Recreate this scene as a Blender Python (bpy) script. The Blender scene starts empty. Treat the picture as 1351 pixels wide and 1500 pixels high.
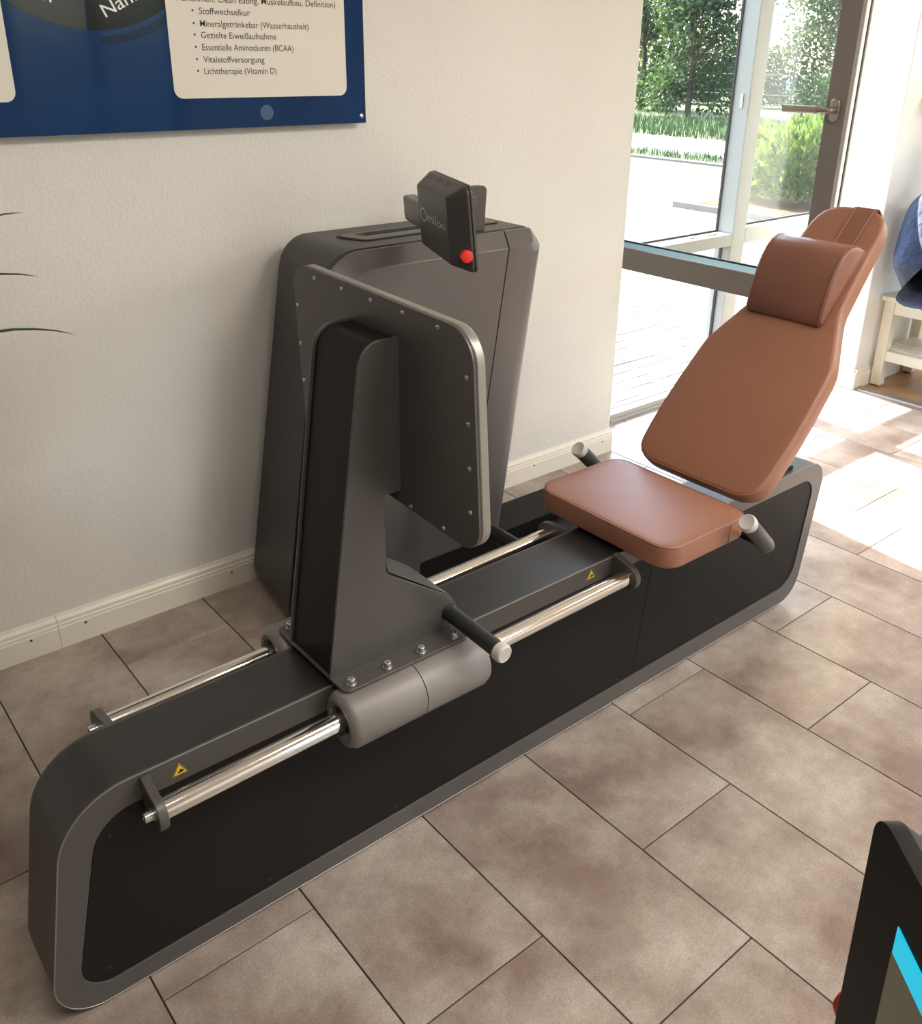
import bpy, bmesh, math, random
from mathutils import Vector, Matrix
random.seed(7)
S = bpy.context.scene
COL = S.collection
R = math.radians

# ------------------------------------------------------------------ camera
cam_d = bpy.data.cameras.new('camera')
cam = bpy.data.objects.new('camera', cam_d); COL.objects.link(cam)
cF, cR, cU = Vector((.586, .710, -.391)), Vector((.774, -.633, .011)), Vector((.240, .309, .920))
cF.normalize(); cR = (cR - cF * cR.dot(cF)).normalized(); cU = cR.cross(cF)
cam.matrix_world = Matrix(((cR.x, cU.x, -cF.x, 0), (cR.y, cU.y, -cF.y, -2.316), (cR.z, cU.z, -cF.z, 1.507), (0, 0, 0, 1)))
cam_d.sensor_fit = 'HORIZONTAL'; cam_d.sensor_width = 36; cam_d.lens = 1344.26 * 36 / 1351
cam_d.shift_y = -100 / 1351
cam_d.clip_start = .02; cam_d.clip_end = 300
S.camera = cam
# ------------------------------------------------------------------ world, sun, exposure
W = bpy.data.worlds.new('sky'); S.world = W; W.use_nodes = True
nt = W.node_tree; nt.nodes.clear()
wo = nt.nodes.new('ShaderNodeOutputWorld'); bg = nt.nodes.new('ShaderNodeBackground'); sk = nt.nodes.new('ShaderNodeTexSky')
sk.sky_type = 'NISHITA'; sk.sun_disc = False; sk.sun_elevation = R(39); sk.sun_rotation = R(10); sk.air_density = 1.0; sk.dust_density = 2.0
bg.inputs['Strength'].default_value = .85
nt.links.new(sk.outputs[0], bg.inputs[0]); nt.links.new(bg.outputs[0], wo.inputs[0])
sun_d = bpy.data.lights.new('sun', 'SUN'); sun_d.energy = 17; sun_d.angle = R(.6); sun_d.color = (1, .95, .87)
sun = bpy.data.objects.new('sun', sun_d); COL.objects.link(sun)
sun.rotation_euler = Vector((-.11, -1, -.83)).to_track_quat('-Z', 'Y').to_euler()
S.view_settings.view_transform = 'Standard'; S.view_settings.look = 'None'
S.view_settings.exposure = 0.68; S.view_settings.gamma = 1; S.view_settings.use_curve_mapping = False
S.cycles.use_denoising = True; S.cycles.max_bounces = 10; S.cycles.diffuse_bounces = 6
S.cycles.transparent_max_bounces = 16; S.cycles.sample_clamp_indirect = 8
CEIL = 2.75
FILL_POWER = 32

# ------------------------------------------------------------------ helpers
def mat(name, col, rough=.5, metal=0., spec=.5, var=0., vscale=8., bump=0., bscale=200., col2=None, coat=0., emit=None, estr=0., bdist=.001, objrand=0., detail=4.):
    m = bpy.data.materials.new(name); m.use_nodes = True
    t = m.node_tree; b = t.nodes['Principled BSDF']
    b.inputs['Base Color'].default_value = (*col, 1); b.inputs['Roughness'].default_value = rough
    b.inputs['Metallic'].default_value = metal; b.inputs['Specular IOR Level'].default_value = spec
    b.inputs['Coat Weight'].default_value = coat
    if emit:
        b.inputs['Emission Color'].default_value = (*emit, 1); b.inputs['Emission Strength'].default_value = estr
    tc = t.nodes.new('ShaderNodeTexCoord')
    if var or col2:
        n = t.nodes.new('ShaderNodeTexNoise'); n.inputs['Scale'].default_value = vscale; n.inputs['Detail'].default_value = detail
        n.inputs['Roughness'].default_value = .65
        t.links.new(tc.outputs['Object'], n.inputs['Vector'])
        mx = t.nodes.new('ShaderNodeMix'); mx.data_type = 'RGBA'
        rp = t.nodes.new('ShaderNodeMapRange'); rp.inputs['From Min'].default_value = .3; rp.inputs['From Max'].default_value = .7
        t.links.new(n.outputs['Fac'], rp.inputs['Value']); t.links.new(rp.outputs[0], mx.inputs['Factor'])
        c2 = col2 or tuple(c * (1 - var) for c in col)
        mx.inputs['A'].default_value = (*col, 1); mx.inputs['B'].default_value = (*c2, 1)
        src = mx.outputs['Result']
        if objrand:
            oi = t.nodes.new('ShaderNodeObjectInfo'); hv = t.nodes.new('ShaderNodeHueSaturation')
            mr = t.nodes.new('ShaderNodeMapRange'); mr.inputs['To Min'].default_value = 1 - objrand; mr.inputs['To Max'].default_value = 1 + objrand
            t.links.new(oi.outputs['Random'], mr.inputs['Value']); t.links.new(mr.outputs[0], hv.inputs['Value'])
            t.links.new(src, hv.inputs['Color']); src = hv.outputs['Color']
        t.links.new(src, b.inputs['Base Color'])
    if bump:
        n2 = t.nodes.new('ShaderNodeTexNoise'); n2.inputs['Scale'].default_value = bscale; n2.inputs['Detail'].default_value = 3
        t.links.new(tc.outputs['Object'], n2.inputs['Vector'])
        bp = t.nodes.new('ShaderNodeBump'); bp.inputs['Strength'].default_value = bump; bp.inputs['Distance'].default_value = bdist
        t.links.new(n2.outputs['Fac'], bp.inputs['Height']); t.links.new(bp.outputs[0], b.inputs['Normal'])
    return m

def glass_mat(name, tint=(.97, .99, .98), refl=1.0):
    m = bpy.data.materials.new(name); m.use_nodes = True; t = m.node_tree; t.nodes.clear()
    o = t.nodes.new('ShaderNodeOutputMaterial'); mx = t.nodes.new('ShaderNodeMixShader')
    tr = t.nodes.new('ShaderNodeBsdfTransparent'); gl = t.nodes.new('ShaderNodeBsdfGlossy'); lw = t.nodes.new('ShaderNodeLayerWeight'); lw.inputs['Blend'].default_value = .5
    pw = t.nodes.new('ShaderNodeMath'); pw.operation = 'POWER'; pw.inputs[1].default_value = 5; fr = t.nodes.new('ShaderNodeMath'); fr.operation = 'MULTIPLY_ADD'; fr.inputs[1].default_value = .9 * refl; fr.inputs[2].default_value = .04 * refl
    tr.inputs[0].default_value = (*tint, 1); gl.inputs['Roughness'].default_value = .01
    t.links.new(lw.outputs['Facing'], pw.inputs[0]); t.links.new(pw.outputs[0], fr.inputs[0])
    t.links.new(fr.outputs[0], mx.inputs[0]); t.links.new(tr.outputs[0], mx.inputs[1]); t.links.new(gl.outputs[0], mx.inputs[2]); t.links.new(mx.outputs[0], o.inputs[0])
    return m

def mesh(name, verts, faces, m=None, parent=None, smooth=False, bevel=0., seg=2, angle=35, recalc=True):
    me = bpy.data.meshes.new(name); me.from_pydata([tuple(v) for v in verts], [], faces)
    if recalc:
        b = bmesh.new(); b.from_mesh(me); bmesh.ops.recalc_face_normals(b, faces=b.faces); b.to_mesh(me); b.free()
    o = bpy.data.objects.new(name, me); COL.objects.link(o)
    if m: me.materials.append(m)
    if parent: o.parent = parent
    if smooth:
        for p in me.polygons: p.use_smooth = True
    if smooth and angle < 180:
        me.set_sharp_from_angle(angle=R(angle))
    if bevel:
        mod = o.modifiers.new('bevel', 'BEVEL'); mod.width = bevel; mod.segments = seg; mod.limit_method = 'ANGLE'; mod.angle_limit = R(30)
        mod.harden_normals = False
    return o

class MB:                                    # collects several shells into one mesh
    def __init__(s): s.v = []; s.f = []
    def add(s, v, f):
        k = len(s.v); s.v += [tuple(x) for x in v]; s.f += [tuple(i + k for i in q) for q in f]; return s
    def box(s, a, b): return s.add(*boxvf(a, b))
    def cyl(s, a, b, r, n=20, r2=None): return s.add(*cylvf(a, b, r, n, r2))
    def build(s, name, m=None, parent=None, **k): return mesh(name, s.v, s.f, m, parent, **k)

def boxvf(a, b):
    (x0, y0, z0), (x1, y1, z1) = a, b
    v = [(x0, y0, z0), (x1, y0, z0), (x1, y1, z0), (x0, y1, z0), (x0, y0, z1), (x1, y0, z1), (x1, y1, z1), (x0, y1, z1)]
    return v, [(0, 3, 2, 1), (4, 5, 6, 7), (0, 1, 5, 4), (1, 2, 6, 5), (2, 3, 7, 6), (3, 0, 4, 7)]
def box(name, a, b, m, parent=None, bevel=0., **k):
    v, f = boxvf(a, b); return mesh(name, v, f, m, parent, bevel=bevel, **k)
def frame_axes(d):
    d = Vector(d).normalized(); u = d.orthogonal().normalized(); return d, u, d.cross(u)
def cylvf(a, b, r, n=20, r2=None):
    a, b = Vector(a), Vector(b); d, u, w = frame_axes(b - a); r2 = r if r2 is None else r2
    v = [a + (u * math.cos(t) + w * math.sin(t)) * r for t in [2 * math.pi * i / n for i in range(n)]]
    v += [b + (u * math.cos(t) + w * math.sin(t)) * r2 for t in [2 * math.pi * i / n for i in range(n)]]
    f = [(i, (i + 1) % n, n + (i + 1) % n, n + i) for i in range(n)] + [tuple(range(n - 1, -1, -1)), tuple(range(n, 2 * n))]
    return v, f
def cyl(name, a, b, r, m, parent=None, n=24, bevel=0., r2=None, **k):
    v, f = cylvf(a, b, r, n, r2); return mesh(name, v, f, m, parent, smooth=True, bevel=bevel, **k)
def lathe(name, a, axis, prof, m, parent=None, n=28):     # prof: (distance along axis, radius)
    a = Vector(a); d, u, w = frame_axes(axis); v = []; f = []
    for (t, r) in prof:
        v += [a + d * t + (u * math.cos(2 * math.pi * i / n) + w * math.sin(2 * math.pi * i / n)) * r for i in range(n)]
    for k in range(len(prof) - 1):
        f += [(k * n + i, k * n + (i + 1) % n, (k + 1) * n + (i + 1) % n, (k + 1) * n + i) for i in range(n)]
    if prof[0][1] > 0: f.append(tuple(range(n - 1, -1, -1)))
    if prof[-1][1] > 0: f.append(tuple((len(prof) - 1) * n + i for i in range(n)))
    return mesh(name, v, f, m, parent, smooth=True)
def rpoly(pts, rad, seg=8):
    out = []; n = len(pts)
    for i, p in enumerate(pts):
        p = Vector((p[0], p[1])); a = Vector(pts[i - 1]); b = Vector(pts[(i + 1) % n]); r = rad[i] if hasattr(rad, '__len__') else rad
        da, db = (a - p).normalized(), (b - p).normalized()
        if r <= 0: out += [p.copy() for _ in range(seg + 1)]; continue
        ang = da.angle(db); t = r / math.tan(ang / 2); bis = (da + db).normalized(); c = p + bis * (r / math.sin(ang / 2))
        s, e = p + da * t - c, p + db * t - c
        tot = s.angle(e); sgn = 1 if s.x * e.y - s.y * e.x > 0 else -1
        for k in range(seg + 1):
            q = sgn * tot * k / seg
            out.append(c + Vector((s.x * math.cos(q) - s.y * math.sin(q), s.x * math.sin(q) + s.y * math.cos(q))))
    return out
def loft(loops, caps=True):
    n = len(loops[0]); v = [p for l in loops for p in l]; f = []
    for k in range(len(loops) - 1):
        f += [(k * n + i, k * n + (i + 1) % n, (k + 1) * n + (i + 1) % n, (k + 1) * n + i) for i in range(n)]
    if caps: f += [tuple(range(n - 1, -1, -1)), tuple((len(loops) - 1) * n + i for i in range(n))]
    return v, f
def prism(name, prof, fn, a, b, m, parent=None, smooth=True, bevel=0., **k):   # fn(u, v, w) -> xyz
    v, f = loft([[fn(p[0], p[1], a) for p in prof], [fn(p[0], p[1], b) for p in prof]])
    return mesh(name, v, f, m, parent, smooth=smooth, bevel=bevel, **k)
def ring(name, outer, inner, fn, a, b, m, parent=None, **k):
    n = len(outer)
    L = [[fn(p[0], p[1], a) for p in outer], [fn(p[0], p[1], b) for p in outer], [fn(p[0], p[1], b) for p in inner], [fn(p[0], p[1], a) for p in inner]]
    v = [p for l in L for p in l]; f = []
    for q in range(4):
        r_ = (q + 1) % 4
        f += [(q * n + i, q * n + (i + 1) % n, r_ * n + (i + 1) % n, r_ * n + i) for i in range(n)]
    return mesh(name, v, f, m, parent, smooth=True, **k)
def inset(poly, d):
    n = len(poly); out = []
    ar = sum(poly[i].x * poly[(i + 1) % n].y - poly[(i + 1) % n].x * poly[i].y for i in range(n)); s = 1 if ar > 0 else -1
    for i in range(n):
        j, k = i, i
        while (poly[j - 1] - poly[i]).length < 1e-6: j -= 1
        a = poly[j - 1]; k = i + 1
        while (poly[k % n] - poly[i]).length < 1e-6: k += 1
        b = poly[k % n]
        e1, e2 = (poly[i] - a).normalized(), (b - poly[i]).normalized()
        n1, n2 = Vector((-e1.y, e1.x)) * s, Vector((-e2.y, e2.x)) * s
        bi = (n1 + n2).normalized(); c = max(.35, bi.dot(n1)); out.append(poly[i] + bi * d / c)
    return out
def tubevf(pts, r, n=10, closed=False):
    pts = [Vector(p) for p in pts]; N = len(pts); v = []; f = []
    up = None
    for i, p in enumerate(pts):
        a = pts[i - 1] if (i > 0 or closed) else p; b = pts[(i + 1) % N] if (i < N - 1 or closed) else p
        d = (b - a).normalized()
        if up is None: up = d.orthogonal().normalized()
        up = (up - d * up.dot(d)).normalized(); w = d.cross(up); rr = r[i] if hasattr(r, '__len__') else r
        v += [p + (up * math.cos(2 * math.pi * k / n) + w * math.sin(2 * math.pi * k / n)) * rr for k in range(n)]
    for i in range(N if closed else N - 1):
        j = (i + 1) % N
        f += [(i * n + k, i * n + (k + 1) % n, j * n + (k + 1) % n, j * n + k) for k in range(n)]
    if not closed: f += [tuple(range(n - 1, -1, -1)), tuple((N - 1) * n + k for k in range(n))]
    return v, f
def tube(name, pts, r, m, parent=None, n=10, closed=False):
    v, f = tubevf(pts, r, n, closed); return mesh(name, v, f, m, parent, smooth=True)
def empty(name, loc=(0, 0, 0), rz=0., parent=None):
    o = bpy.data.objects.new(name, None); COL.objects.link(o); o.location = loc; o.rotation_euler = (0, 0, rz); o.empty_display_size = .1
    if parent: o.parent = parent
    return o
def tag(o, label=None, cat=None, group=None, kind=None):
    if label: o['label'] = label
    if cat: o['category'] = cat
    if group: o['group'] = group
    if kind: o['kind'] = kind
    return o
def struct(o): o['kind'] = 'structure'; return o
def copy_of(o, parent, loc=None):
    c = o.copy(); COL.objects.link(c); c.parent = parent
    if loc: c.location = loc
    return c
def text_mesh(name, s, fn, m, parent, width=None, height=1., extrude=.0006, align='LEFT', bold=.004):
    cu = bpy.data.curves.new('t', 'FONT'); cu.body = s; cu.size = 1; cu.align_x = align; cu.offset = bold
    to = bpy.data.objects.new('t', cu); COL.objects.link(to)
    dg = bpy.context.evaluated_depsgraph_get(); dg.update()
    me = bpy.data.meshes.new_from_object(to.evaluated_get(dg)); 
    xs = [v.co.x for v in me.vertices]
    w = (max(xs) - min(xs)) if xs else 1; x0 = min(xs) if xs else 0
    sx = (width / w) if width else height
    for v in me.vertices: v.co = fn((v.co.x - x0) * sx, v.co.y * height)
    me.name = name; me.materials.clear(); me.materials.append(m)
    bpy.data.objects.remove(to)
    o = bpy.data.objects.new(name, me); COL.objects.link(o); o.parent = parent
    return o

# ------------------------------------------------------------------ materials
M = {}
M['wall'] = mat('wall_paint', (.755, .730, .682), .75, spec=.25, var=.05, vscale=1.5, bump=.55, bscale=95, bdist=.0035)
M['white_paint'] = mat('white_paint', (.83, .82, .79), .5, spec=.4)
M['ceil'] = mat('ceiling_paint', (.82, .80, .76), .8)
M['skirt'] = mat('skirting_paint', (.80, .755, .66), .35, spec=.5)
M['hole'] = mat('dark_hole', (.02, .018, .016), .8)
M['frame'] = mat('window_frame_paint', (.37, .375, .35), .35, spec=.5)
M['seal'] = mat('rubber_seal', (.02, .02, .022), .6)
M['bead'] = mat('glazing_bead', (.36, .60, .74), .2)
M['glass'] = glass_mat('window_glass', refl=.6)
M['grout'] = mat('dark_joint', (.035, .028, .024), .9)
M['wood'] = mat('oak_plank', (.42, .235, .10), .4, col2=(.33, .17, .07), vscale=9, objrand=.12)
M['strip'] = mat('threshold_metal', (.45, .40, .36), .35, metal=.8)

def tile_mat():
    m = bpy.data.materials.new('stone_tile'); m.use_nodes = True; t = m.node_tree; b = t.nodes['Principled BSDF']
    ge = t.nodes.new('ShaderNodeNewGeometry'); oi = t.nodes.new('ShaderNodeObjectInfo')
    off = t.nodes.new('ShaderNodeVectorMath'); off.operation = 'MULTIPLY_ADD'
    cmb = t.nodes.new('ShaderNodeCombineXYZ'); t.links.new(oi.outputs['Random'], cmb.inputs[0]); t.links.new(oi.outputs['Random'], cmb.inputs[1])
    off.inputs[1].default_value = (40, 23, 0); t.links.new(cmb.outputs[0], off.inputs[0]); t.links.new(ge.outputs['Position'], off.inputs[2])
    def noise(s, d, r=.6):
        n = t.nodes.new('ShaderNodeTexNoise'); n.inputs['Scale'].default_value = s; n.inputs['Detail'].default_value = d; n.inputs['Roughness'].default_value = r
        t.links.new(off.outputs[0], n.inputs['Vector']); return n
    n1, n2, n3 = noise(3.2, 5), noise(220, 2), noise(22, 6, .75)
    r1 = t.nodes.new('ShaderNodeValToRGB'); e = r1.color_ramp.elements
    e[0].position, e[0].color = .36, (.215, .155, .128, 1)
    e[1].position, e[1].color = .66, (.450, .390, .338, 1)
    x = e.new(.5); x.color = (.330, .270, .227, 1)
    t.links.new(n1.outputs['Fac'], r1.inputs[0])
    mr = t.nodes.new('ShaderNodeMapRange'); mr.inputs['From Min'].default_value = .3; mr.inputs['From Max'].default_value = .7; mr.inputs['To Min'].default_value = .82; mr.inputs['To Max'].default_value = 1.14
    t.links.new(n2.outputs['Fac'], mr.inputs['Value'])
    mr3 = t.nodes.new('ShaderNodeMapRange'); mr3.inputs['From Min'].default_value = .3; mr3.inputs['From Max'].default_value = .7; mr3.inputs['To Min'].default_value = .84; mr3.inputs['To Max'].default_value = 1.14
    t.links.new(n3.outputs['Fac'], mr3.inputs['Value'])
    mm = t.nodes.new('ShaderNodeMath'); mm.operation = 'MULTIPLY'; t.links.new(mr.outputs[0], mm.inputs[0]); t.links.new(mr3.outputs[0], mm.inputs[1])
    hv = t.nodes.new('ShaderNodeHueSaturation'); t.links.new(r1.outputs[0], hv.inputs['Color']); t.links.new(mm.outputs[0], hv.inputs['Value'])
    t.links.new(hv.outputs[0], b.inputs['Base Color'])
    b.inputs['Roughness'].default_value = .28; b.inputs['Specular IOR Level'].default_value = .85
    bp = t.nodes.new('ShaderNodeBump'); bp.inputs['Strength'].default_value = .25; bp.inputs['Distance'].default_value = .001
    t.links.new(n2.outputs['Fac'], bp.inputs['Height']); t.links.new(bp.outputs[0], b.inputs['Normal'])
    return m
M['tile'] = tile_mat()

# ------------------------------------------------------------------ the room
X_END = 4.25                                    # tiles stop here, wood begins
FX0, FY0 = -3.0, -6.0
floor = struct(MB().box((FX0, FY0, -.12), (X_END, .02, -.0035)).box((2.6, .02, -.12), (X_END, .2, -.0035)).build('floor', M['grout']))
floor['label'] = 'stone tile floor with thin dark joints'
W_T, L_T, G_T = .30, .642, .0032
row_joint = {-1: -.735, 0: -1.166, 1: -1.483, 2: -1.73, 3: -1.468, 4: -1.17, 5: -1.478, 6: -1.192, 7: -1.50, 8: -1.107, 9: -.938, 10: -.47, 11: -.76, 12: -.45}
tile_cache = {}
for k in range(-11, 14):
    xa, xb = .2985 + W_T * k, .2985 + W_T * (k + 1)
    xb = min(xb, X_END); xa = max(xa, FX0)
    if xb - xa < .02: continue
    j = row_joint.get(k, -1.15 - .32 * (k % 2) - .05 * (k % 3))
    y1 = j
    while y1 + L_T < 0: y1 += L_T
    top = .2 if xa > 2.65 else 0.0
    while y1 + L_T < top: y1 += L_T
    edges = [top]; y = y1
    while y > FY0: edges.append(y); y -= L_T
    edges.append(FY0)
    for a, b in zip(edges[1:], edges[:-1]):
        if b - a < .01: continue
        key = (round(xb - xa, 3), round(b - a, 3))
        if key not in tile_cache:
            w, l = key; g = G_T / 2; c = .0006
            v = [(g, g, -.006), (w - g, g, -.006), (w - g, l - g, -.006), (g, l - g, -.006),
                 (g, g, -c), (w - g, g, -c), (w - g, l - g, -c), (g, l - g, -c),
                 (g + c, g + c, 0), (w - g - c, g + c, 0), (w - g - c, l - g - c, 0), (g + c, l - g - c, 0)]
            f = [(0, 1, 5, 4), (1, 2, 6, 5), (2, 3, 7, 6), (3, 0, 4, 7), (4, 5, 9, 8), (5, 6, 10, 9), (6, 7, 11, 10), (7, 4, 8, 11), (8, 9, 10, 11)]
            o = mesh('tile', v, f, M['tile'], floor); tile_cache[key] = o.data
        else:
            o = bpy.data.objects.new('tile', tile_cache[key]); COL.objects.link(o); o.parent = floor
        o.location = (xa, a, 0)

# wooden floor beyond the threshold
floor2 = struct(box('floor', (X_END, FY0, -.12), (7.6, -.22, -.008), M['grout'])); floor2['label'] = 'oak plank floor beyond the tiles'
pl_cache = None
for i in range(39):
    y1 = -.22 - i * .145
    for j in range(4):
        xa = X_END + .03 + (j * 1.25 - (.6 if i % 2 else .0)); xb = xa + 1.247; xa = max(xa, X_END + .03); xb = min(xb, 7.6)
        if xb - xa < .05: continue
        o = box('plank', (0, 0, -.012), (xb - xa, .1435, 0), M['wood'], floor2); o.location = (xa, y1 - .1445, 0)
thr = struct(prism('trim_1', rpoly([(X_END - .012, -.004), (X_END - .008, .006), (X_END + .045, .009), (X_END + .055, -.004)], [0, .003, .003, 0], 3), lambda u, v, w: (u, w, v), -.22, FY0, M['strip']))
thr['label'] = 'metal threshold strip between tiles and planks'

WE = 2.706                                       # where the back wall ends
struct(mesh('wall_back', *boxvf((FX0, 0, -.1), (WE, .36, CEIL)), M['wall'], bevel=.006)); 
PX, PY = 4.238, -.222                            # pillar corner
struct(mesh('wall_right', *boxvf((PX, PY, -.1), (7.9, -.08, CEIL)), M['white_paint'], bevel=.005))
FXE = 4.78                                       # the glazing runs on behind the pillar
struct(box('wall_corner', (FXE, -.08, -.1), (7.9, .36, CEIL), M['wall']))
struct(box('wall_lintel', (WE, .0, 2.28), (FXE, .36, CEIL), M['wall']))
struct(box('wall_left', (FX0 - .2, FY0, -.1), (FX0, .36, CEIL), mat('darkened_unseen_wall', (.09, .085, .08), .8)))  # unseen wall, coloured dark so faces turned left reflect little light
we = MB().box((7.6, FY0, -.1), (7.9, -4.6, CEIL)).box((7.6, -.9, -.1), (7.9, PY, CEIL)).box((7.6, -4.6, 2.45), (7.9, -.9, CEIL)).box((7.6, -4.6, -.1), (7.9, -.9, .5))
struct(we.build('wall_end', M['wall']))
w5 = struct(empty('window_3', (7.75, -2.75, .5)))  # added window, unseen, lets in more sky light from the right
MB().box((-.03, -1.85, 0), (.03, 1.85, .07)).box((-.03, -1.85, 1.88), (.03, 1.85, 1.95)).box((-.03, -1.85, 0), (.03, -1.78, 1.95)).box((-.03, 1.78, 0), (.03, 1.85, 1.95)).box((-.03, -.04, 0), (.03, .04, 1.95)).build('frame', M['frame'], w5)
for a, b in ((-1.78, -.04), (.04, 1.78)): box('pane', (-.004, a, .07), (.004, b, 1.88), M['glass'], w5)
struct(box('ceiling', (FX0 - .2, FY0 - .25, CEIL), (7.9, .36, CEIL + .2), M['ceil']))
# rear wall with a tall window (behind the camera)
rear = MB(); xs = [FX0, 2.2, 3.6, 7.6]
for i in range(0, len(xs) - 1, 2): rear.box((xs[i], FY0 - .25, -.1), (xs[i + 1], FY0, CEIL))
for i in range(1, len(xs) - 1, 2): rear.box((xs[i], FY0 - .25, 2.4), (xs[i + 1], FY0, CEIL)).box((xs[i], FY0 - .25, -.1), (xs[i + 1], FY0, .12))
struct(rear.build('wall_rear', M['wall']))
for i in range(1, len(xs) - 1, 2):
    w = struct(empty('window_%d' % (2 + i // 2), ((xs[i] + xs[i + 1]) / 2, FY0 - .1, .12))); hw = (xs[i + 1] - xs[i]) / 2; hh = 2.28
    m_ = MB().box((-hw, -.03, 0), (-hw + .07, .03, hh)).box((hw - .07, -.03, 0), (hw, .03, hh)).box((-.04, -.03, 0), (.04, .03, hh)).box((-hw, -.03, 0), (hw, .03, .07)).box((-hw, -.03, hh - .07), (hw, .03, hh))
    m_.build('frame', M['frame'], w); box('pane', (-hw + .07, -.004, .07), (-.04, .004, hh - .07), M['glass'], w); box('pane', (.04, -.004, .07), (hw - .07, .004, hh - .07), M['glass'], w)

# skirting boards
SKP = [(0, 0), (.018, 0), (.018, .062), (.016, .066), (.016, .072), (.0125, .075), (.012, .084), (.006, .092), (.004, .097), (0, .098)]
def skirting(name, segs, fn, holes=()):
    root = struct(empty(name, (0, 0, 0)))
    for (a, b) in segs:
        v, f = loft([[fn(p[0], p[1], a) for p in SKP], [fn(p[0], p[1], b) for p in SKP]]); mesh('board', v, f, M['skirt'], root)
    for (x, z, r) in holes:
        a, b = fn(.0178, z, x), fn(.0186, z, x); cyl('screw_hole', a, b, r, M['hole'], root, n=10)
    return root
skirting('baseboard_back', [(FX0, .4915), (.4925, 2.2), (2.2, WE + .0)], lambda d, z, w: (w, -d, z),
         [(.420, .056, .0035), (.563, .054, .0035), (1.0, .05, .003), (2.263, .055, .0035), (2.646, .055, .0035), (2.12, .03, .002)])
skirting('baseboard_right', [(PX - .0178, 7.6)], lambda d, z, w: (w, PY - d, z))
skirting('baseboard_reveal', [(PY - .0178, -.08)], lambda d, z, w: (PX - d, w, z))

# ------------------------------------------------------------------ glazed facade with open casement
FY = .20
win = struct(empty('window_1', ((WE + PX) / 2, FY, 0))); win['label'] = 'tall glazed front with one casement swung into the room'
def wbox(name, a, b, m, parent=win, bevel=.003):
    o = win.location; return box(name, (a[0] - o.x, a[1] - o.y, a[2] - o.z), (b[0] - o.x, b[1] - o.y, b[2] - o.z), m, parent, bevel=bevel)
JX0, MX0, MX1, JX1 = 2.93, 3.69, 3.79, 4.70
ZH = 2.28; TZ0, TZ1 = .70, .755
wbox('jamb', (WE, FY, -.05), (JX0, FY + .09, ZH), M['frame']); wbox('jamb', (JX1, FY, -.05), (FXE, FY + .09, ZH), M['frame'])
wbox('mullion', (MX0, FY, .0), (MX1, FY + .09, ZH), M['frame'])
wbox('head_rail', (JX0, FY, ZH - .07), (JX1, FY + .09, ZH), M['frame'])
wbox('bottom_rail', (JX0, FY, -.05), (JX1, FY + .09, .035), M['frame']); wbox('bottom_bead', (JX0, FY - .012, -.05), (JX1, FY, .012), M['frame'])
for a, b in ((JX0, MX0), (MX1, JX1)): wbox('transom', (a, FY, TZ0), (b, FY + .09, TZ1 + (.02 if a > 3 else 0)), M['frame'])
for a, b in ((JX0, MX0), (MX1, JX1)):
    wbox('pane', (a, FY + .05, .03), (b, FY + .056, TZ0), M['glass'], bevel=0)
    wbox('pane_seal', (a, FY + .046, .03), (b, FY + .06, .036), M['seal'], bevel=0)
    wbox('pane_seal', (a, FY + .046, .03), (a + .006, FY + .06, TZ0), M['seal'], bevel=0); wbox('pane_seal', (b - .006, FY + .046, .03), (b, FY + .06, TZ0), M['seal'], bevel=0)
wbox('pane', (MX1, FY + .05, TZ1 + .02), (JX1, FY + .056, ZH - .07), M['glass'], bevel=0)
wbox('pane_seal', (MX1, FY + .044, TZ1 + .02), (JX1, FY + .06, TZ1 + .028), M['seal'], bevel=0)
wbox('pane_seal', (JX0, FY + .082, TZ1), (MX0, FY + .092, TZ1 + .008), M['seal'], bevel=0)
wbox('pane_seal', (MX0 - .008, FY + .082, TZ1), (MX0, FY + .092, ZH), M['seal'], bevel=0)
for x in (3.02, 3.42, 3.55): wbox('striker_plate', (x, FY + .03, TZ1), (x + (.035 if x < 3.5 else .06), FY + .045, TZ1 + .006), M['strip'], bevel=.001)
wbox('striker_plate', (MX0 - .004, FY + .03, 1.30), (MX0, FY + .045, 1.36), M['strip'], bevel=.001)
# sash (hinged at the jamb, opened ninety degrees)
SX0, SX1 = 2.80, 2.862; SY0, SY1 = -.755, .188; SZ0, SZ1 = .728, 2.26
sash = empty('sash', (SX0 - win.location.x, SY1 - FY, SZ0), 0, win)
def sbox(name, a, b, m, bevel=.003): return box(name, (a[0] - SX0, a[1] - SY1, a[2] - SZ0), (b[0] - SX0, b[1] - SY1, b[2] - SZ0), m, sash, bevel=bevel)
M['sash'] = mat('sash_paint', (.235, .21, .195), .45, spec=.4)
sbox('bottom_rail', (SX0, SY0, SZ0), (SX1, SY1, SZ0 + .085), M['sash']); sbox('top_rail', (SX0, SY0, SZ1 - .085), (SX1, SY1, SZ1), M['sash'])
sbox('lock_stile', (SX0, SY0, SZ0 + .085), (SX1, SY0 + .07, SZ1 - .085), M['sash']); sbox('hinge_stile', (SX0, SY1 - .045, SZ0 + .085), (SX1, SY1, SZ1 - .085), M['sash'])
sbox('edge_rebate', (SX0 + .012, SY0 - .006, SZ0), (SX0 + .03, SY0, SZ1), M['white_paint'], .001); sbox('edge_seal', (SX0 + .036, SY0 - .004, SZ0), (SX0 + .041, SY0, SZ1), M['seal'], 0)
sbox('edge_strip', (SX0 + .043, SY0 - .008, SZ0), (SX1 + .012, SY0, SZ1), M['white_paint'], .001)
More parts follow.
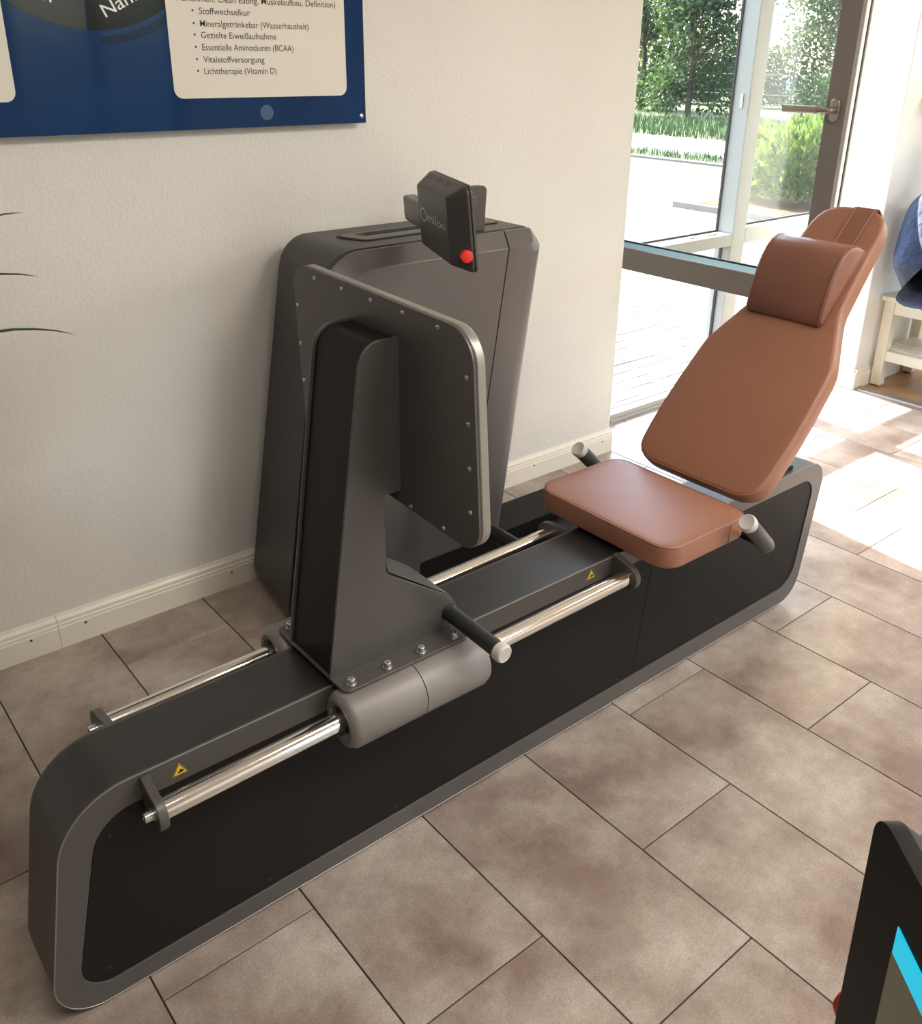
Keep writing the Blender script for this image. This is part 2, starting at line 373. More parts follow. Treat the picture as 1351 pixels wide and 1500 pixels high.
mesh('glazing_bead', *loft([[(x - SX0, y - SY1, z - SZ0) for x, z in ((SX0 + .004, SZ0 + .083), (SX0 + .027, SZ0 + .083), (SX0 + .027, SZ0 + .101), (SX0 + .022, SZ0 + .101))] for y in (SY0 + .07, SY1 - .045)]), M['bead'], sash)
sbox('glazing_seal', (SX0 + .026, SY0 + .07, SZ0 + .10), (SX0 + .036, SY1 - .045, SZ0 + .107), M['seal'], 0)
sbox('pane', (SX0 + .028, SY0 + .065, SZ0 + .08), (SX0 + .034, SY1 - .065, SZ1 - .08), M['glass'], 0)
M['steel'] = mat('brushed_steel', (.42, .37, .33), .3, metal=.9)
HZ, HY = 1.36, SY0 + .033
hd = empty('handle', (-.002, HY - SY1, HZ - SZ0), 0, sash)
prism('rosette', rpoly([(-.015, -.034), (.015, -.034), (.015, .034), (-.015, .034)], .0145, 6), lambda u, v, w: (w, u, v), .002, -.010, M['steel'], hd, bevel=.001)
hd_l = MB().cyl((-.010, 0, 0), (-.045, 0, 0), .009).add(*tubevf([(-.042, 0, 0), (-.048, .010, 0), (-.05, .024, 0), (-.05, .04, 0)], .0085, 12)).cyl((-.05, .035, 0), (-.05, .15, 0), .0115, 20)
hd_l.build('lever', M['steel'], hd, smooth=True)

# ------------------------------------------------------------------ added ceiling lamps, unseen, giving fill light
M['lamp'] = mat('fill_lamp_diffuser', (.9, .9, .9), .5, emit=(1, .90, .78), estr=2.2)
def added_fill_lamp(x, y, pw_, lab):
    t = tag(empty('added_fill_lamp', (x, y, CEIL)), lab, 'lamp', 'added fill lamps')
    ring('housing', rpoly([(-.62, -.17), (.62, -.17), (.62, .17), (-.62, .17)], .01, 3), rpoly([(-.6, -.15), (.6, -.15), (.6, .15), (-.6, .15)], .01, 3), lambda u, v, w: (u, v, w), -.05, 0, M['white_paint'], t)
    box('diffuser', (-.6, -.15, -.045), (.6, .15, -.035), M['lamp'], t)
    l = bpy.data.lights.new('panel', 'AREA'); l.shape = 'RECTANGLE'; l.size = 1.2; l.size_y = .3; l.energy = FILL_POWER * pw_; l.color = (1, .955, .885)
    lo = bpy.data.objects.new('fill_light', l); COL.objects.link(lo); lo.parent = t; lo.location = (0, 0, -.052)
for i, (x, y, pw_) in enumerate([(2.0, -2.7, .8), (4.2, -3.2, .75), (5.8, -2.5, .8), (3.0, -4.4, 1.1), (.2, -2.4, .45)]):
    added_fill_lamp(x, y, pw_, 'unseen white oblong fill lamp added ' + ['above the tiles in front of the seat', 'above the threshold strip', 'above the oak planks', 'behind the camera', 'above the potted plant side of the room'][i])

# ------------------------------------------------------------------ LEG PRESS
M['grey'] = mat('anthracite_powder_coat', (.098, .090, .083), .36, metal=.3, spec=.5, bump=.25, bscale=900, bdist=.0004, var=.12, vscale=600)
M['panel'] = mat('black_powder_coat', (.0110, .0100, .0088), .55, spec=.17, bump=.3, bscale=800, bdist=.0004, var=.15, vscale=500)
M['blackmetal'] = mat('black_satin_steel', (.010, .0095, .009), .45, spec=.25, bump=.2, bscale=800, bdist=.0003)
M['edge'] = mat('bare_plate_edge', (.30, .285, .26), .35, metal=.6)
M['chrome'] = mat('polished_chrome', (.80, .78, .75), .10, metal=1.)
M['zinc'] = mat('zinc_bolt', (.62, .63, .60), .25, metal=.9)
M['rubber'] = mat('black_grip_rubber', (.018, .018, .018), .55, bump=.4, bscale=700, bdist=.0005)
M['cap'] = mat('light_grey_plastic', (.50, .48, .45), .4)
M['leather'] = mat('tan_leather', (.300, .130, .076), .40, spec=.5, bump=.35, bscale=420, bdist=.0006, var=.10, vscale=5)
M['leather2'] = mat('brown_leather', (.235, .098, .064), .38, spec=.5, bump=.35, bscale=420, bdist=.0006, var=.12, vscale=5)
M['thread'] = mat('stitching_thread', (.42, .22, .12), .6)
M['plastic'] = mat('black_plastic', (.050, .046, .042), .42, bump=.15, bscale=900, bdist=.0003)
M['red'] = mat('red_button', (.72, .03, .022), .35)
M['logo'] = mat('logo_print', (.75, .74, .72), .4)
M['yellow'] = mat('sticker_yellow', (.82, .55, .03), .5)
M['ink'] = mat('sticker_black', (.012, .012, .012), .5)
M['darkglass'] = mat('dark_screen', (.01, .01, .012), .08)

LP = empty('leg_press_machine', (.21, -1.1085, 0), -.007)
tag(LP, 'dark grey leg press machine with tan leather reclining seat and chrome slide rails', 'exercise machine')
XZ = lambda u, v, w: (u, w, v)
BW = .15
# --- base beam
OUT = rpoly([(.001, .438), (2.142, .450), (2.083, .011), (-.076, .004)], [.125, .068, .085, .08], 12)
INN = rpoly([(.049, .388), (2.094, .406), (2.052, .066), (-.029, .043)], [.078, .055, .075, .052], 12)
M['beam'] = mat('beam_black_coat', (.013, .0125, .0115), .40, spec=.85, bump=.3, bscale=900, bdist=.0004, var=.15, vscale=500)
base = prism('base_beam', OUT, XZ, .006, BW - .006, M['beam'], LP)
ring('side_frame', OUT, INN, XZ, 0, .006, M['grey'], base); ring('side_frame', OUT, INN, XZ, BW - .006, BW, M['grey'], base)
tv, tf = tubevf([(p.x, 0.0006, p.y) for p in OUT], .0012, 6, True); mesh('edge_line', tv, tf, M['edge'], base, smooth=True)
tv, tf = tubevf([(p.x, 0.0010, p.y) for p in inset(INN, -.0006)], .0009, 6, True); mesh('edge_line', tv, tf, M['grey'], base, smooth=True)
g = .0022
PA = rpoly([(.049 + g, .388 - g), (1.392 - .0008, .400 - g), (1.352 - .0008, .059 + g), (-.029 + g, .043 + g)], [.076, .003, .003, .05], 12)
PB = rpoly([(1.392 + .0008, .400 - g), (2.094 - g, .406 - g), (2.052 - g, .066 + g), (1.352 + .0008, .059 + g)], [.003, .053, .073, .003], 12)
for y0, y1 in ((.0025, .0062), (BW - .0062, BW - .0025)):
    prism('side_panel', PA, XZ, y0, y1, M['panel'], base); prism('side_panel', PB, XZ, y0, y1, M['panel'] if y0 > .1 else M['grey2'] if 'grey2' in M else M['panel'], base)
for (x, z) in ((.066, .345), (.028, .072), (.33, .065), (.62, .066), (.98, .068), (1.30, .07), (1.42, .078), (1.70, .08), (1.96, .085), (2.055, .36), (1.62, .385), (1.05, .375)):
    cyl('panel_screw', (x, .0022, z), (x, .0045, z), .0032, M['ink'], base, n=10)
for x in (.1, 1.0, 1.95):
    for y in (.03, .12): cyl('foot', (x, y, 0), (x, y, .02), .016, M['rubber'], base, n=14)
# warning stickers
for (x, z) in ((.190, .4125), (1.167, .4235)):
    st = mesh('warning_sticker', *loft([[(x + a, -.0006, z + b) for a, b in ((-.0135, -.0105), (.0135, -.0105), (0, .0135))], [(x + a, .001, z + b) for a, b in ((-.0135, -.0105), (.0135, -.0105), (0, .0135))]]), M['yellow'], LP)
    mesh('black_border', [(x + a * s, -.0009, z + b * s + c) for s, c in ((.93, -.0001), (.80, -.0004)) for a, b in ((-.0135, -.0105), (.0135, -.0105), (0, .0135))], [(0, 1, 4, 3), (1, 2, 5, 4), (2, 0, 3, 5)], M['ink'], st)
    hv = [(x + a, -.0010, z + b) for a, b in ((-.0045, -.006), (.006, -.006), (.006, -.0025), (.003, .0005), (-.001, .0005), (-.001, -.003), (-.0045, -.0035))]
    mesh('hand_symbol', hv, [tuple(range(7))], M['ink'], st)
# --- rails, brackets
RY = -.046
def rz(x): return .392 + (x - .13) * .018
BR = []
for k in range(13): a = R(90 + 180 * k / 12); BR.append((-.046 + .030 * math.cos(a), .030 * math.sin(a)))
BPROF = [Vector((.0, .042))] + [Vector(p) for p in BR] + [Vector((0, -.046))]
for side in (0, 1):
    yy = (lambda y: y) if side == 0 else (lambda y: BW - y * 1.32)
    cyl('guide_rail', (.13, yy(RY), rz(.13)), (1.25, yy(RY), rz(1.25)), .0180, M['chrome'], LP, n=40)
    for x0 in (.124, 1.236):
        zc = rz(x0); br = prism('rail_bracket', BPROF, lambda u, v, w: (w, yy(u), v + zc), x0, x0 + .016, M['grey'], LP, bevel=.0015)
        if x0 < .5:
            cyl('washer', (x0, yy(RY), zc), (x0 - .003, yy(RY), zc), .011, M['zinc'], br, n=20)
            lathe('bolt', (x0 - .003, yy(RY), zc), (-1, 0, 0), [(0, .0088), (.011, .0088), (.012, .0078), (.012, .0046), (.006, .0044), (.006, 0)], M['zinc'], br, n=18)
# --- carriage
SLX0, SLX1, SR, SZ = .470, .792, .0555, .3955
M['sleeve'] = mat('sleeve_grey_coat', (.24, .22, .205), .48, metal=.25, spec=.5, bump=.3, bscale=900, bdist=.0004, var=.15, vscale=600)
for side in (0, 1):
    yc = RY if side == 0 else BW - RY * 1.32
    sl = lathe('carriage_sleeve', (SLX0, yc, SZ), (1, 0, 0), [(.03, .026), (.03, .030), (.004, .0305), (0, .033), (-.001, .041), (.004, .050), (.014, SR), (.158, SR)], M['sleeve'], LP, n=44)
    lathe('rear_sleeve', (SLX0 + .1595, yc, SZ), (1, 0, 0), [(0, SR - .003), (.0005, SR), (SLX1 - SLX0 - .175, SR), (SLX1 - SLX0 - .165, SR - .004), (SLX1 - SLX0 - .162, SR - .012), (SLX1 - SLX0 - .162, .02)], M['sleeve'], sl, n=44)
    lathe('seam_ring', (SLX0 + .1575, yc, SZ), (1, 0, 0), [(0, SR - .002), (.0025, SR - .002)], M['ink'], sl, n=44)
    lathe('wiper_seal', (SLX0 + .012, yc, SZ), (1, 0, 0), [(0, .017), (.001, .030), (.02, .0305)], M['rubber'], sl, n=32)
plate = prism('carriage_plate', rpoly([(.482, -.052), (.768, -.052), (.768, .202), (.482, .202)], .014, 6), lambda u, v, w: (u, v, w), .4515, .4575, M['grey'], LP, bevel=.0008)
for y in (-.037, .187):
    for x in (.504, .583, .661, .739):
        cyl('washer', (x, y, .4575), (x, y, .4595), .0088, M['zinc'], plate, n=18)
        lathe('bolt', (x, y, .4595), (0, 0, 1), [(0, .0068), (.010, .0068), (.011, .006), (.011, .0036), (.006, .0034), (.006, 0)], M['zinc'], plate, n=16)
CPTS = [(.482, .458), (.570, 1.074), (.645, 1.074), (.645, .79), (.609, .79), (.610, .630), (.760, .526), (.775, .500), (.757, .458)]
CRAD = [0, .045, 0, 0, 0, .02, .008, .008, 0]
CP = rpoly(CPTS, CRAD, 8)
CI = rpoly([(.487, .458), (.576, 1.070), (.645, 1.070), (.645, .79), (.612, .79), (.613, .632), (.758, .5225), (.771, .498), (.754, .458)], [0, .042, 0, 0, 0, .02, .008, .008, 0], 8)
col = prism('column', CI, XZ, .004, BW - .004, M['blackmetal'], LP)
ft = rpoly([(.6095, .66), (.6105, .628), (.760, .5275), (.775, .502)], [0, .018, .006, 0], 6)
prism('side_plate', CP, XZ, 0, .005, M['grey'], col, bevel=.0008); prism('side_plate', CP, XZ, BW - .005, BW, M['grey'], col, bevel=.0008)
# foot cover of the column (sloped lid between the side plates)
v, f = loft([[(.611, .005, .640), (.614, .005, .6262), (.757, .005, .5235), (.771, .005, .503)], [(.611, BW - .005, .640), (.614, BW - .005, .6262), (.757, BW - .005, .5235), (.771, BW - .005, .503)]], False)
mesh('foot_lid', [(x + .0035, y, z + .0035) for (x, y, z) in v] , [(0, 1, 5, 4), (1, 2, 6, 5), (2, 3, 7, 6)], M['grey'], col)
# footplate
YZ = lambda u, v, w: (w, u, v)
FPO = rpoly([(.350, 1.141), (-.191, 1.1245), (-.2215, .752), (.329, .783)], [.048, .062, .042, .042], 12)
fp = prism('footplate', FPO, YZ, .645, .650, M['grey'], LP, bevel=.001)
prism('dark_gap', inset(FPO, .0035), YZ, .650, .652, M['ink'], fp)  # gap between plate and board, its shade put in as a black filler
prism('tread_board', FPO, YZ, .652, .671, M['edge'], fp, bevel=.003)
prism('tread_mat', inset(FPO, .012), YZ, .671, .674, M['rubber'], fp, bevel=.001)
for (y, z) in [(.266, 1.123), (.173, 1.121), (.08, 1.119), (-.013, 1.117), (-.107, 1.114), (-.180, 1.051), (-.186, .976), (-.191, .901), (-.195, .825), (-.125, .767), (-.03, .770), (.12, .776), (.22, .785), (.335, 1.058), (.331, .983), (.327, .908), (.322, .833)]:
    lathe('screw', (.645, y, z), (-1, 0, 0), [(0, .0045), (.0012, .0042), (.0022, .0025), (.0024, .0015), (.0012, 0)], M['zinc'], fp, n=10)
# carriage grips
for s in (0, 1):
    ya, yb = (0, -.150) if s == 0 else (BW, BW + .150); d = -1 if s == 0 else 1
    gr = lathe('carriage_grip', (.756, ya, .490), (0, d, -.04), [(0, .0185), (.004, .0165), (.02, .0165), (.150, .0165)], M['rubber'], LP, n=24)
    lathe('end_cap', (.756, ya + d * .150, .484), (0, d, -.04), [(0, .0165), (.001, .0190), (.014, .0190), (.018, .0170), (.0195, .0150), (.0185, .0140), (.0185, 0)], M['cap'], gr, n=28)
# --- cabinet
M['cabgrey'] = mat('cabinet_grey_coat', (.150, .138, .130), .36, metal=.3, spec=.5, bump=.25, bscale=900, bdist=.0004, var=.12, vscale=600)
M['shell'] = mat('shell_shaded_coat', (.026, .024, .022), .38, metal=.0, spec=.4, bump=.25, bscale=900, bdist=.0004, var=.12, vscale=600)  # darker than the front panels: shade of the left side put into the colour
FRT = rpoly([(.945, 1.052), (1.630, 1.052), (1.668, 1.010), (1.530, .015), (.780, .015)], [.13, .006, .006, .03, .07], 10)
BCK = rpoly([(.993, 1.050), (1.645, 1.050), (1.686, 1.008), (1.548, .015), (.816, .015)], [.09, .006, .006, .03, .07], 10)
cab = mesh('cabinet', *loft([[(p.x, .757, p.y) for p in FRT], [(p.x, 1.04, p.y) for p in BCK]]), M['shell'], LP, smooth=True, bevel=.004)
SEAMT, SEAMB = (1.5335, 1.052), (1.371, .015)
def cpanel(name, o4, orad, i4, irad, mt, parent):
    o = rpoly(o4, orad, 10); i = rpoly(i4, irad, 10)
    v, f = loft([[(p.x, .750, p.y) for p in o], [(p.x, .742, p.y) for p in o], [(p.x, .700, p.y) for p in i]])
    return mesh(name, v, f, mt, parent, smooth=True, angle=25, bevel=.0015)
cpanel('front_panel', [(.947, 1.050), (SEAMT[0] - .0016, 1.050), (SEAMB[0] - .0016, .017), (.782, .017)], [.128, .003, .003, .068],
       [(.985, 1.012), (1.5175 - .0016, 1.010), (1.3675 - .0016, .03), (.812, .03)], [.10, .003, .003, .06], M['cabgrey'], cab)
lps = []
for (y, ti, ri) in ((.755, .0, .004), (.742, .0, .006), (.728, .013, .013), (.714, .026, .026), (.706, .034, .040), (.702, .038, .054), (.700, .040, .070)):
    k = ti / .040; xs0 = SEAMT[0] + .0016 - .016 * k; xb0 = SEAMB[0] + .0016 - .0035 * k
    lps.append([(p.x, y, p.y) for p in rpoly([(xs0, 1.050 - ti), (1.634 - ri * .55, 1.050 - ti), (1.672 - ri, 1.010 - ti * .5), (1.532 - ri, .017 + .013 * k), (xb0, .017 + .013 * k)], [.003, .006, .006, .02, .003], 8)])
mesh('corner_panel', *loft(lps), M['cabgrey'], cab, smooth=True, angle=28)
TR_ = rpoly([(1.085, .945), (1.60, .960), (1.62, .845), (1.125, .828)], .03, 6)
tray = prism('top_tray', TR_, lambda u, v, w: (u, v, w), 1.048, 1.0535, M['blackmetal'], cab, bevel=.001)
prism('tray_lip', inset(TR_, .008), lambda u, v, w: (u, v, w), 1.0535, 1.0550, M['grey'], cab)
prism('slot', rpoly([(1.15, .925), (1.56, .935), (1.56, .895), (1.16, .885)], .008, 4), lambda u, v, w: (u, v, w), 1.0550, 1.0556, M['ink'], cab)
prism('slot_insert', rpoly([(1.165, .918), (1.42, .924), (1.42, .891), (1.17, .888)], .005, 4), lambda u, v, w: (u, v, w), 1.0556, 1.0560, M['panel'], cab)
prism('swivel_hole', rpoly([(1.50, .845), (1.55, .845), (1.55, .885), (1.50, .885)], .019, 6), lambda u, v, w: (u, v, w), 1.0550, 1.0558, M['ink'], cab)
for z in (.13,): cyl('foot', (.90, .80, 0), (.90, .80, .03), .02, M['rubber'], cab); cyl('foot', (1.42, .80, 0), (1.42, .80, .03), .02, M['rubber'], cab); cyl('foot', (.92, 1.0, 0), (.92, 1.0, .03), .02, M['rubber'], cab); cyl('foot', (1.44, 1.0, 0), (1.44, 1.0, .03), .02, M['rubber'], cab)
# --- floor beam and links between base and cabinet
FB = rpoly([(1.20, .118), (1.93, .118), (1.97, .004), (1.20, .004)], [.01, .07, .02, .01], 8)
fb = prism('floor_beam', FB, XZ, .698, .846, M['panel'], LP, bevel=.003)
tube('link_tube', [(1.205, .145, .352), (1.205, .73, .352)], .021, M['blackmetal'], LP, n=24)
box('cross_beam', (1.72, .14, .004), (1.86, .70, .09), M['panel'], LP, bevel=.006)
# --- display arm and display
post = prism('display_post', rpoly([(1.425, 1.052), (1.497, 1.052), (1.505, 1.172), (1.42, 1.172)], [0, 0, .014, .014], 6), XZ, .785, .815, M['grey'], LP, bevel=.003)
az = R(68.4); tau = R(5)
Dh = Vector((math.cos(az), math.sin(az), 0)); nh = Vector((math.sin(az), -math.cos(az), 0)); Dv = Vector((0, 0, 1)) * math.cos(tau) - nh * math.sin(tau); Dn = Dv.cross(Dh)
P2 = Vector((1.057, .400, 1.221))
D = lambda a, b, c: tuple(P2 + Dh * a + Dn * b + Dv * c)          # a along the back, b out of the back, c up
arm = MB()
v, f = boxvf((.24, -.036, -.116), (.415, .0, -.052)); arm.add([D(*p) for p in v], f)
arm_o = arm.build('display_arm', M['grey'], LP, bevel=.008, seg=3)
box('swing_arm', (1.235, .775, 1.112), (1.46, .81, 1.150), M['grey'], arm_o, bevel=.006)
BK = rpoly([(0, 0), (.254, 0), (.257, -.150), (-.002, -.153)], [.012, .012, .014, .012], 6)
BZ = rpoly([(-.028, .020), (.278, .020), (.284, -.158), (-.034, -.168)], [.02, .014, .016, .014], 6)
v, f = loft([[D(p.x, -.004, p.y) for p in BK], [D(p.x, -.040, p.y) for p in BZ], [D(p.x, -.045, p.y) for p in BZ]])
disp = mesh('display', [D(p.x, 0, p.y) for p in inset(BK, .004)] + v, [tuple(range(len(BK) - 1, -1, -1))] + [(i, (i + 1) % len(BK), len(BK) + (i + 1) % len(BK), len(BK) + i) for i in range(len(BK))] + [tuple(j + len(BK) for j in q) for q in f[:-2]] + [tuple(j + len(BK) for j in f[-1])], M['plastic'], LP, smooth=True, angle=28)
v, f = loft([[D(p.x, -.0452, p.y) for p in inset(BZ, .003)], [D(p.x, -.047, p.y) for p in inset(BZ, .003)]]); mesh('bezel_gap', v, f, M['ink'], disp, smooth=True)
v, f = loft([[D(p.x, -.047, p.y) for p in inset(BZ, -.001)], [D(p.x, -.053, p.y) for p in inset(BZ, -.001)]]); mesh('bezel', v, f, M['grey'], disp, smooth=True, bevel=.001)
SC = rpoly([(-.005, .0), (.255, .0), (.258, -.135), (-.008, -.14)], .006, 4)
v, f = loft([[D(p.x, -.053, p.y) for p in SC], [D(p.x, -.0545, p.y) for p in SC]]); mesh('screen', v, f, M['darkglass'], disp)
for a0 in (.222, .150, .078):                    # ventilation slots on the sloped top
    for t0 in (.58, .74):
        q = []
        for (da, dt) in ((0, 0), (.040, 0), (.040, .07), (0, .07)):
            t = t0 + dt; q.append((a0 - .02 + da, -.004 - t * .036, .020 * t))
        o = [Vector(D(*p)) + Dv * .0004 for p in q]; mesh('vent_slot', o + [p - Dv * .002 for p in o], [(0, 1, 2, 3), (4, 5, 6, 7), (0, 1, 5, 4), (1, 2, 6, 5), (2, 3, 7, 6), (3, 0, 4, 7)], M['ink'], disp)
lg = MB(); N = 30; c0 = (.2105, -.071); pts = []
for k in range(N + 1):
    t = R(115 + 310 * k / N); pts.append(t)
for k in range(N):
    t0, t1 = pts[k], pts[k + 1]; ra, rb = (.0315, .0150), (.0275, .0128)
    lg.add([D(c0[0] - ra[0] * math.cos(t0) * .9, .0004, c0[1] + ra[1] * math.sin(t0)), D(c0[0] - ra[0] * math.cos(t1) * .9, .0004, c0[1] + ra[1] * math.sin(t1)), D(c0[0] - rb[0] * math.cos(t1) * .9, .0004, c0[1] + rb[1] * math.sin(t1)), D(c0[0] - rb[0] * math.cos(t0) * .9, .0004, c0[1] + rb[1] * math.sin(t0))], [(0, 1, 2, 3)])
lg.add([D(.2245, .0004, -.0545), D(.1965, .0004, -.0545), D(.1965, .0004, -.0565), D(.2245, .0004, -.0565)], [(0, 1, 2, 3)])
lgo = lg.build('logo_ring', M['logo'], disp)
text_mesh('logo_lettering', 'milon', lambda u, v: D(.174 - u, .0005, -.0795 + v), M['logo'], disp, width=.148, height=.0305, bold=-.012)
kb = lathe('stop_button', D(-.012, -.028, -.128), -Dh, [(.0, .0165), (.004, .0165), (.006, .015), (.014, .0145)], M['plastic'], disp, n=24)
lathe('red_cap', D(-.024, -.028, -.128), -Dh, [(0, .0142), (.010, .0142), (.0135, .0132), (.0145, .0105), (.0145, 0)], M['red'], disp, n=28)
# --- seat
def cushion(name, poly, mp, thick, r, crown, mt, parent, rings=4):
    loops = []
    for k in range(5): a = R(90 * k / 4); loops.append(([*inset(poly, r * (1 - math.sin(a)))], -thick + r * (1 - math.cos(a)) ))
    for k in range(5): a = R(90 * k / 4); loops.append((inset(poly, r * (1 - math.cos(a))), -r + r * math.sin(a)))
    c = Vector((sum(p.x for p in poly) / len(poly), sum(p.y for p in poly) / len(poly)))
    tp = loops[-1][0]
    for s in (.88, .7, .45, .2): loops.append(([c + (p - c) * s for p in tp], crown * (1 - s * s)))
    v, f = loft([[mp(p.x, p.y, h) for p in l] for l, h in loops])
    return mesh(name, v, f, mt, parent, smooth=True, angle=80)
SP = rpoly([(1.258, -.140), (1.560, -.140), (1.560, .286), (1.258, .286)], [.052, .045, .045, .052], 10)
seat = cushion('seat_cushion', SP, lambda x, y, h: (x, y, .512 + h), .057, .009, .004, M['leather'], LP)
tube('piping', [(p.x, p.y, .5095) for p in inset(SP, .0012)], .0016, M['leather2'], seat, n=6, closed=True)
tube('seam', [(1.478, -.1402, .506), (1.478, -.1404, .490), (1.478, -.1402, .462)], .0009, M['leather2'], seat, n=5)
box('seat_frame', (1.29, -.06, .440), (1.56, .21, .457), M['blackmetal'], LP, bevel=.004)
box('hinge_tab', (1.556, -.045, .470), (1.585, -.018, .482), M['cap'], LP, bevel=.002); box('hinge_tab', (1.556, .150, .470), (1.585, .175, .482), M['cap'], LP, bevel=.002)
# --- backrest
ba = R(46); BO = Vector((1.605, .075, .527)); E1 = Vector((math.cos(ba), 0, math.sin(ba))); E2 = Vector((0, 1, 0)); E3 = Vector((-math.sin(ba), 0, math.cos(ba)))
BPm = lambda t, w, h: tuple(BO + E1 * t + E2 * w + E3 * h)
half = [(-.012, .118), (-.010, .140), (-.004, .160), (.006, .176), (.020, .187), (.040, .1935), (.09, .198), (.16, .200), (.24, .1985), (.35, .1925), (.378, .188), (.396, .182), (.412, .1755), (.46, .1555), (.50, .139), (.525, .1295), (.55, .1235), (.60, .119), (.66, .1135), (.72, .109), (.77, .106), (.795, .103), (.815, .097), (.832, .087), (.844, .073), (.852, .055), (.856, .035)]
BPoly = [Vector((t, w)) for t, w in half] + [Vector((.857, 0))] + [Vector((t, -w)) for t, w in reversed(half)] + [Vector((-.0125, 0))]
back = cushion('backrest_cushion', BPoly, BPm, .052, .012, .004, M['leather'], LP)
tube('stitching', [BPm(p.x, p.y, -.0038) for p in inset(BPoly, .0035)], .0011, M['thread'], back, n=5, closed=True)
v, f = loft([[BPm(p.x, p.y, -.053) for p in inset(BPoly, .012)], [BPm(p.x, p.y, -.060) for p in inset(BPoly, .016)]]); mesh('back_board', v, f, M['blackmetal'], LP, smooth=True)
st_v, st_f = loft([[(1.925, .03, .445), (1.985, .03, .445), (1.985, .12, .445), (1.925, .12, .445)], [(1.955, .03, .60), (2.005, .03, .60), (2.005, .12, .60), (1.955, .12, .60)], [(1.98, .03, .815), (2.02, .03, .855), (2.02, .12, .855), (1.98, .12, .815)]])
mesh('backrest_post', st_v, st_f, M['grey'], LP, bevel=.003)
box('post_shoe', (1.86, .02, .444), (2.0, .13, .458), M['blackmetal'], LP, bevel=.003)
# headrest
HP = [(.486, .001), (.480, .007), (.486, .018), (.512, .036), (.548, .055), (.585, .071), (.615, .080), (.640, .084), (.662, .082), (.682, .073), (.700, .055), (.713, .030), (.722, .001)]
HS = []
for t in (-.103, -.1005, -.094, 0.0, .114, .1205, .123):
    s = {-.103: .90, -.1005: .97, .1205: .97, .123: .90}.get(t, 1.0); cx, cy = .60, .03
    HS.append([BPm(cx + (p[0] - cx) * s, t, .002 + max(0, cy + (p[1] - cy) * s)) for p in HP])
head = mesh('headrest', *loft(HS), M['leather2'], LP, smooth=True, angle=60)
for t in (-.096, .116): tube('piping', [BPm(p[0], t, .0028 + p[1] * 1.005) for p in HP], .0012, M['leather2'], head, n=5)
stp = []
for t in (.69, .76, .80, .83, .846, .854): stp.append((t, .0045 - max(0, (t - .835)) * .12))
stp += [(.8605, -.006), (.8615, -.03), (.8605, -.05), (.854, -.058), (.80, -.0635), (.70, -.0635)]
v = []; f = []
for i, (t, h) in enumerate(stp): v += [BPm(t, .004, h), BPm(t, -.060, h), BPm(t - (.003 if t > .858 else 0), -.060, h - (.0035 if t < .858 and h > -.05 else 0)), BPm(t - (.003 if t > .858 else 0), .004, h - (.0035 if t < .858 and h > -.05 else 0))]
for i in range(len(stp) - 1):
    for k in range(4): f.append((i * 4 + k, i * 4 + (k + 1) % 4, i * 4 + 4 + (k + 1) % 4, i * 4 + 4 + k))
f += [(0, 1, 2, 3), tuple(4 * (len(stp) - 1) + k for k in (3, 2, 1, 0))]
strap = mesh('strap', v, f, M['leather2'], head, smooth=True, angle=40)
tube('stitching', [BPm(t, -.002, h + .0006) for t, h in stp[:7]], .0008, M['thread'], strap, n=5); tube('stitching', [BPm(t, -.054, h + .0006) for t, h in stp[:7]], .0008, M['thread'], strap, n=5)
# seat grips
for s in (-1, 1):
    y = .075 + s * .265; A_ = Vector((1.470, y, .534)); B_ = Vector((1.562, y, .446)); d = (B_ - A_)
    gr = lathe('seat_grip', A_, d, [(0, .0190), (.004, .0198), (d.length - .008, .0198), (d.length + .003, .0175), (d.length + .009, .011), (d.length + .011, 0)], M['plastic'], LP, n=28)
    lathe('end_cap', A_ + d.normalized() * .006, -d, [(0, .0205), (.010, .0214), (.016, .0202), (.0185, .018), (.0178, .0168), (.0178, 0)], M['cap'], gr, n=28)
    tube('grip_bar', [B_ - d * .12, Vector((1.56, y - s * .03, .447)), Vector((1.575, y - s * .10, .44)), Vector((1.59, .075 + s * .07, .43))], .010, M['blackmetal'], gr, n=12)

# ------------------------------------------------------------------ wall poster
M['pblue'] = mat('poster_blue', (.008, .042, .135), .06, spec=.12, col2=(.006, .030, .10), vscale=2.5)
M['pwhite'] = mat('poster_white', (.76, .72, .645), .08, spec=.5)
M['pgrey'] = mat('poster_grey', (.05, .05, .05), .08, spec=.12); M['pblack'] = mat('poster_black', (.008, .007, .008), .08, spec=.12)
M['ptext'] = mat('poster_text', (.03, .027, .025), .3); M['ptextw'] = mat('poster_text_white', (.80, .80, .78), .3)
po = tag(empty('wall_poster', (.68, -.03, 1.331)), 'glossy blue acrylic wall poster with white text boxes and a dark round diagram', 'poster')
pz, pxx = 1.331, .68
def pm(y): return lambda u, v, w=None: (u - pxx, (y if w is None else w), v - pz)
box('acrylic_sheet', (-.25 - pxx, -.004, -.005), (1.523 - pxx, .004, .95), M['pblue'], po, bevel=.0008)
box('edge_strip', (1.5195 - pxx, -.0046, -.005), (1.5205 - pxx, -.004, .95), M['ink'], po)
for x0, x1 in ((.969, 1.462), (.10, .606)): prism('text_box', rpoly([(x0, 1.399), (x1, 1.399), (x1, 2.15), (x0, 2.15)], .022, 6), pm(0), -.0052, -.0040, M['pwhite'], po)
CXp, CZp, CRp = .795, 1.862, .315
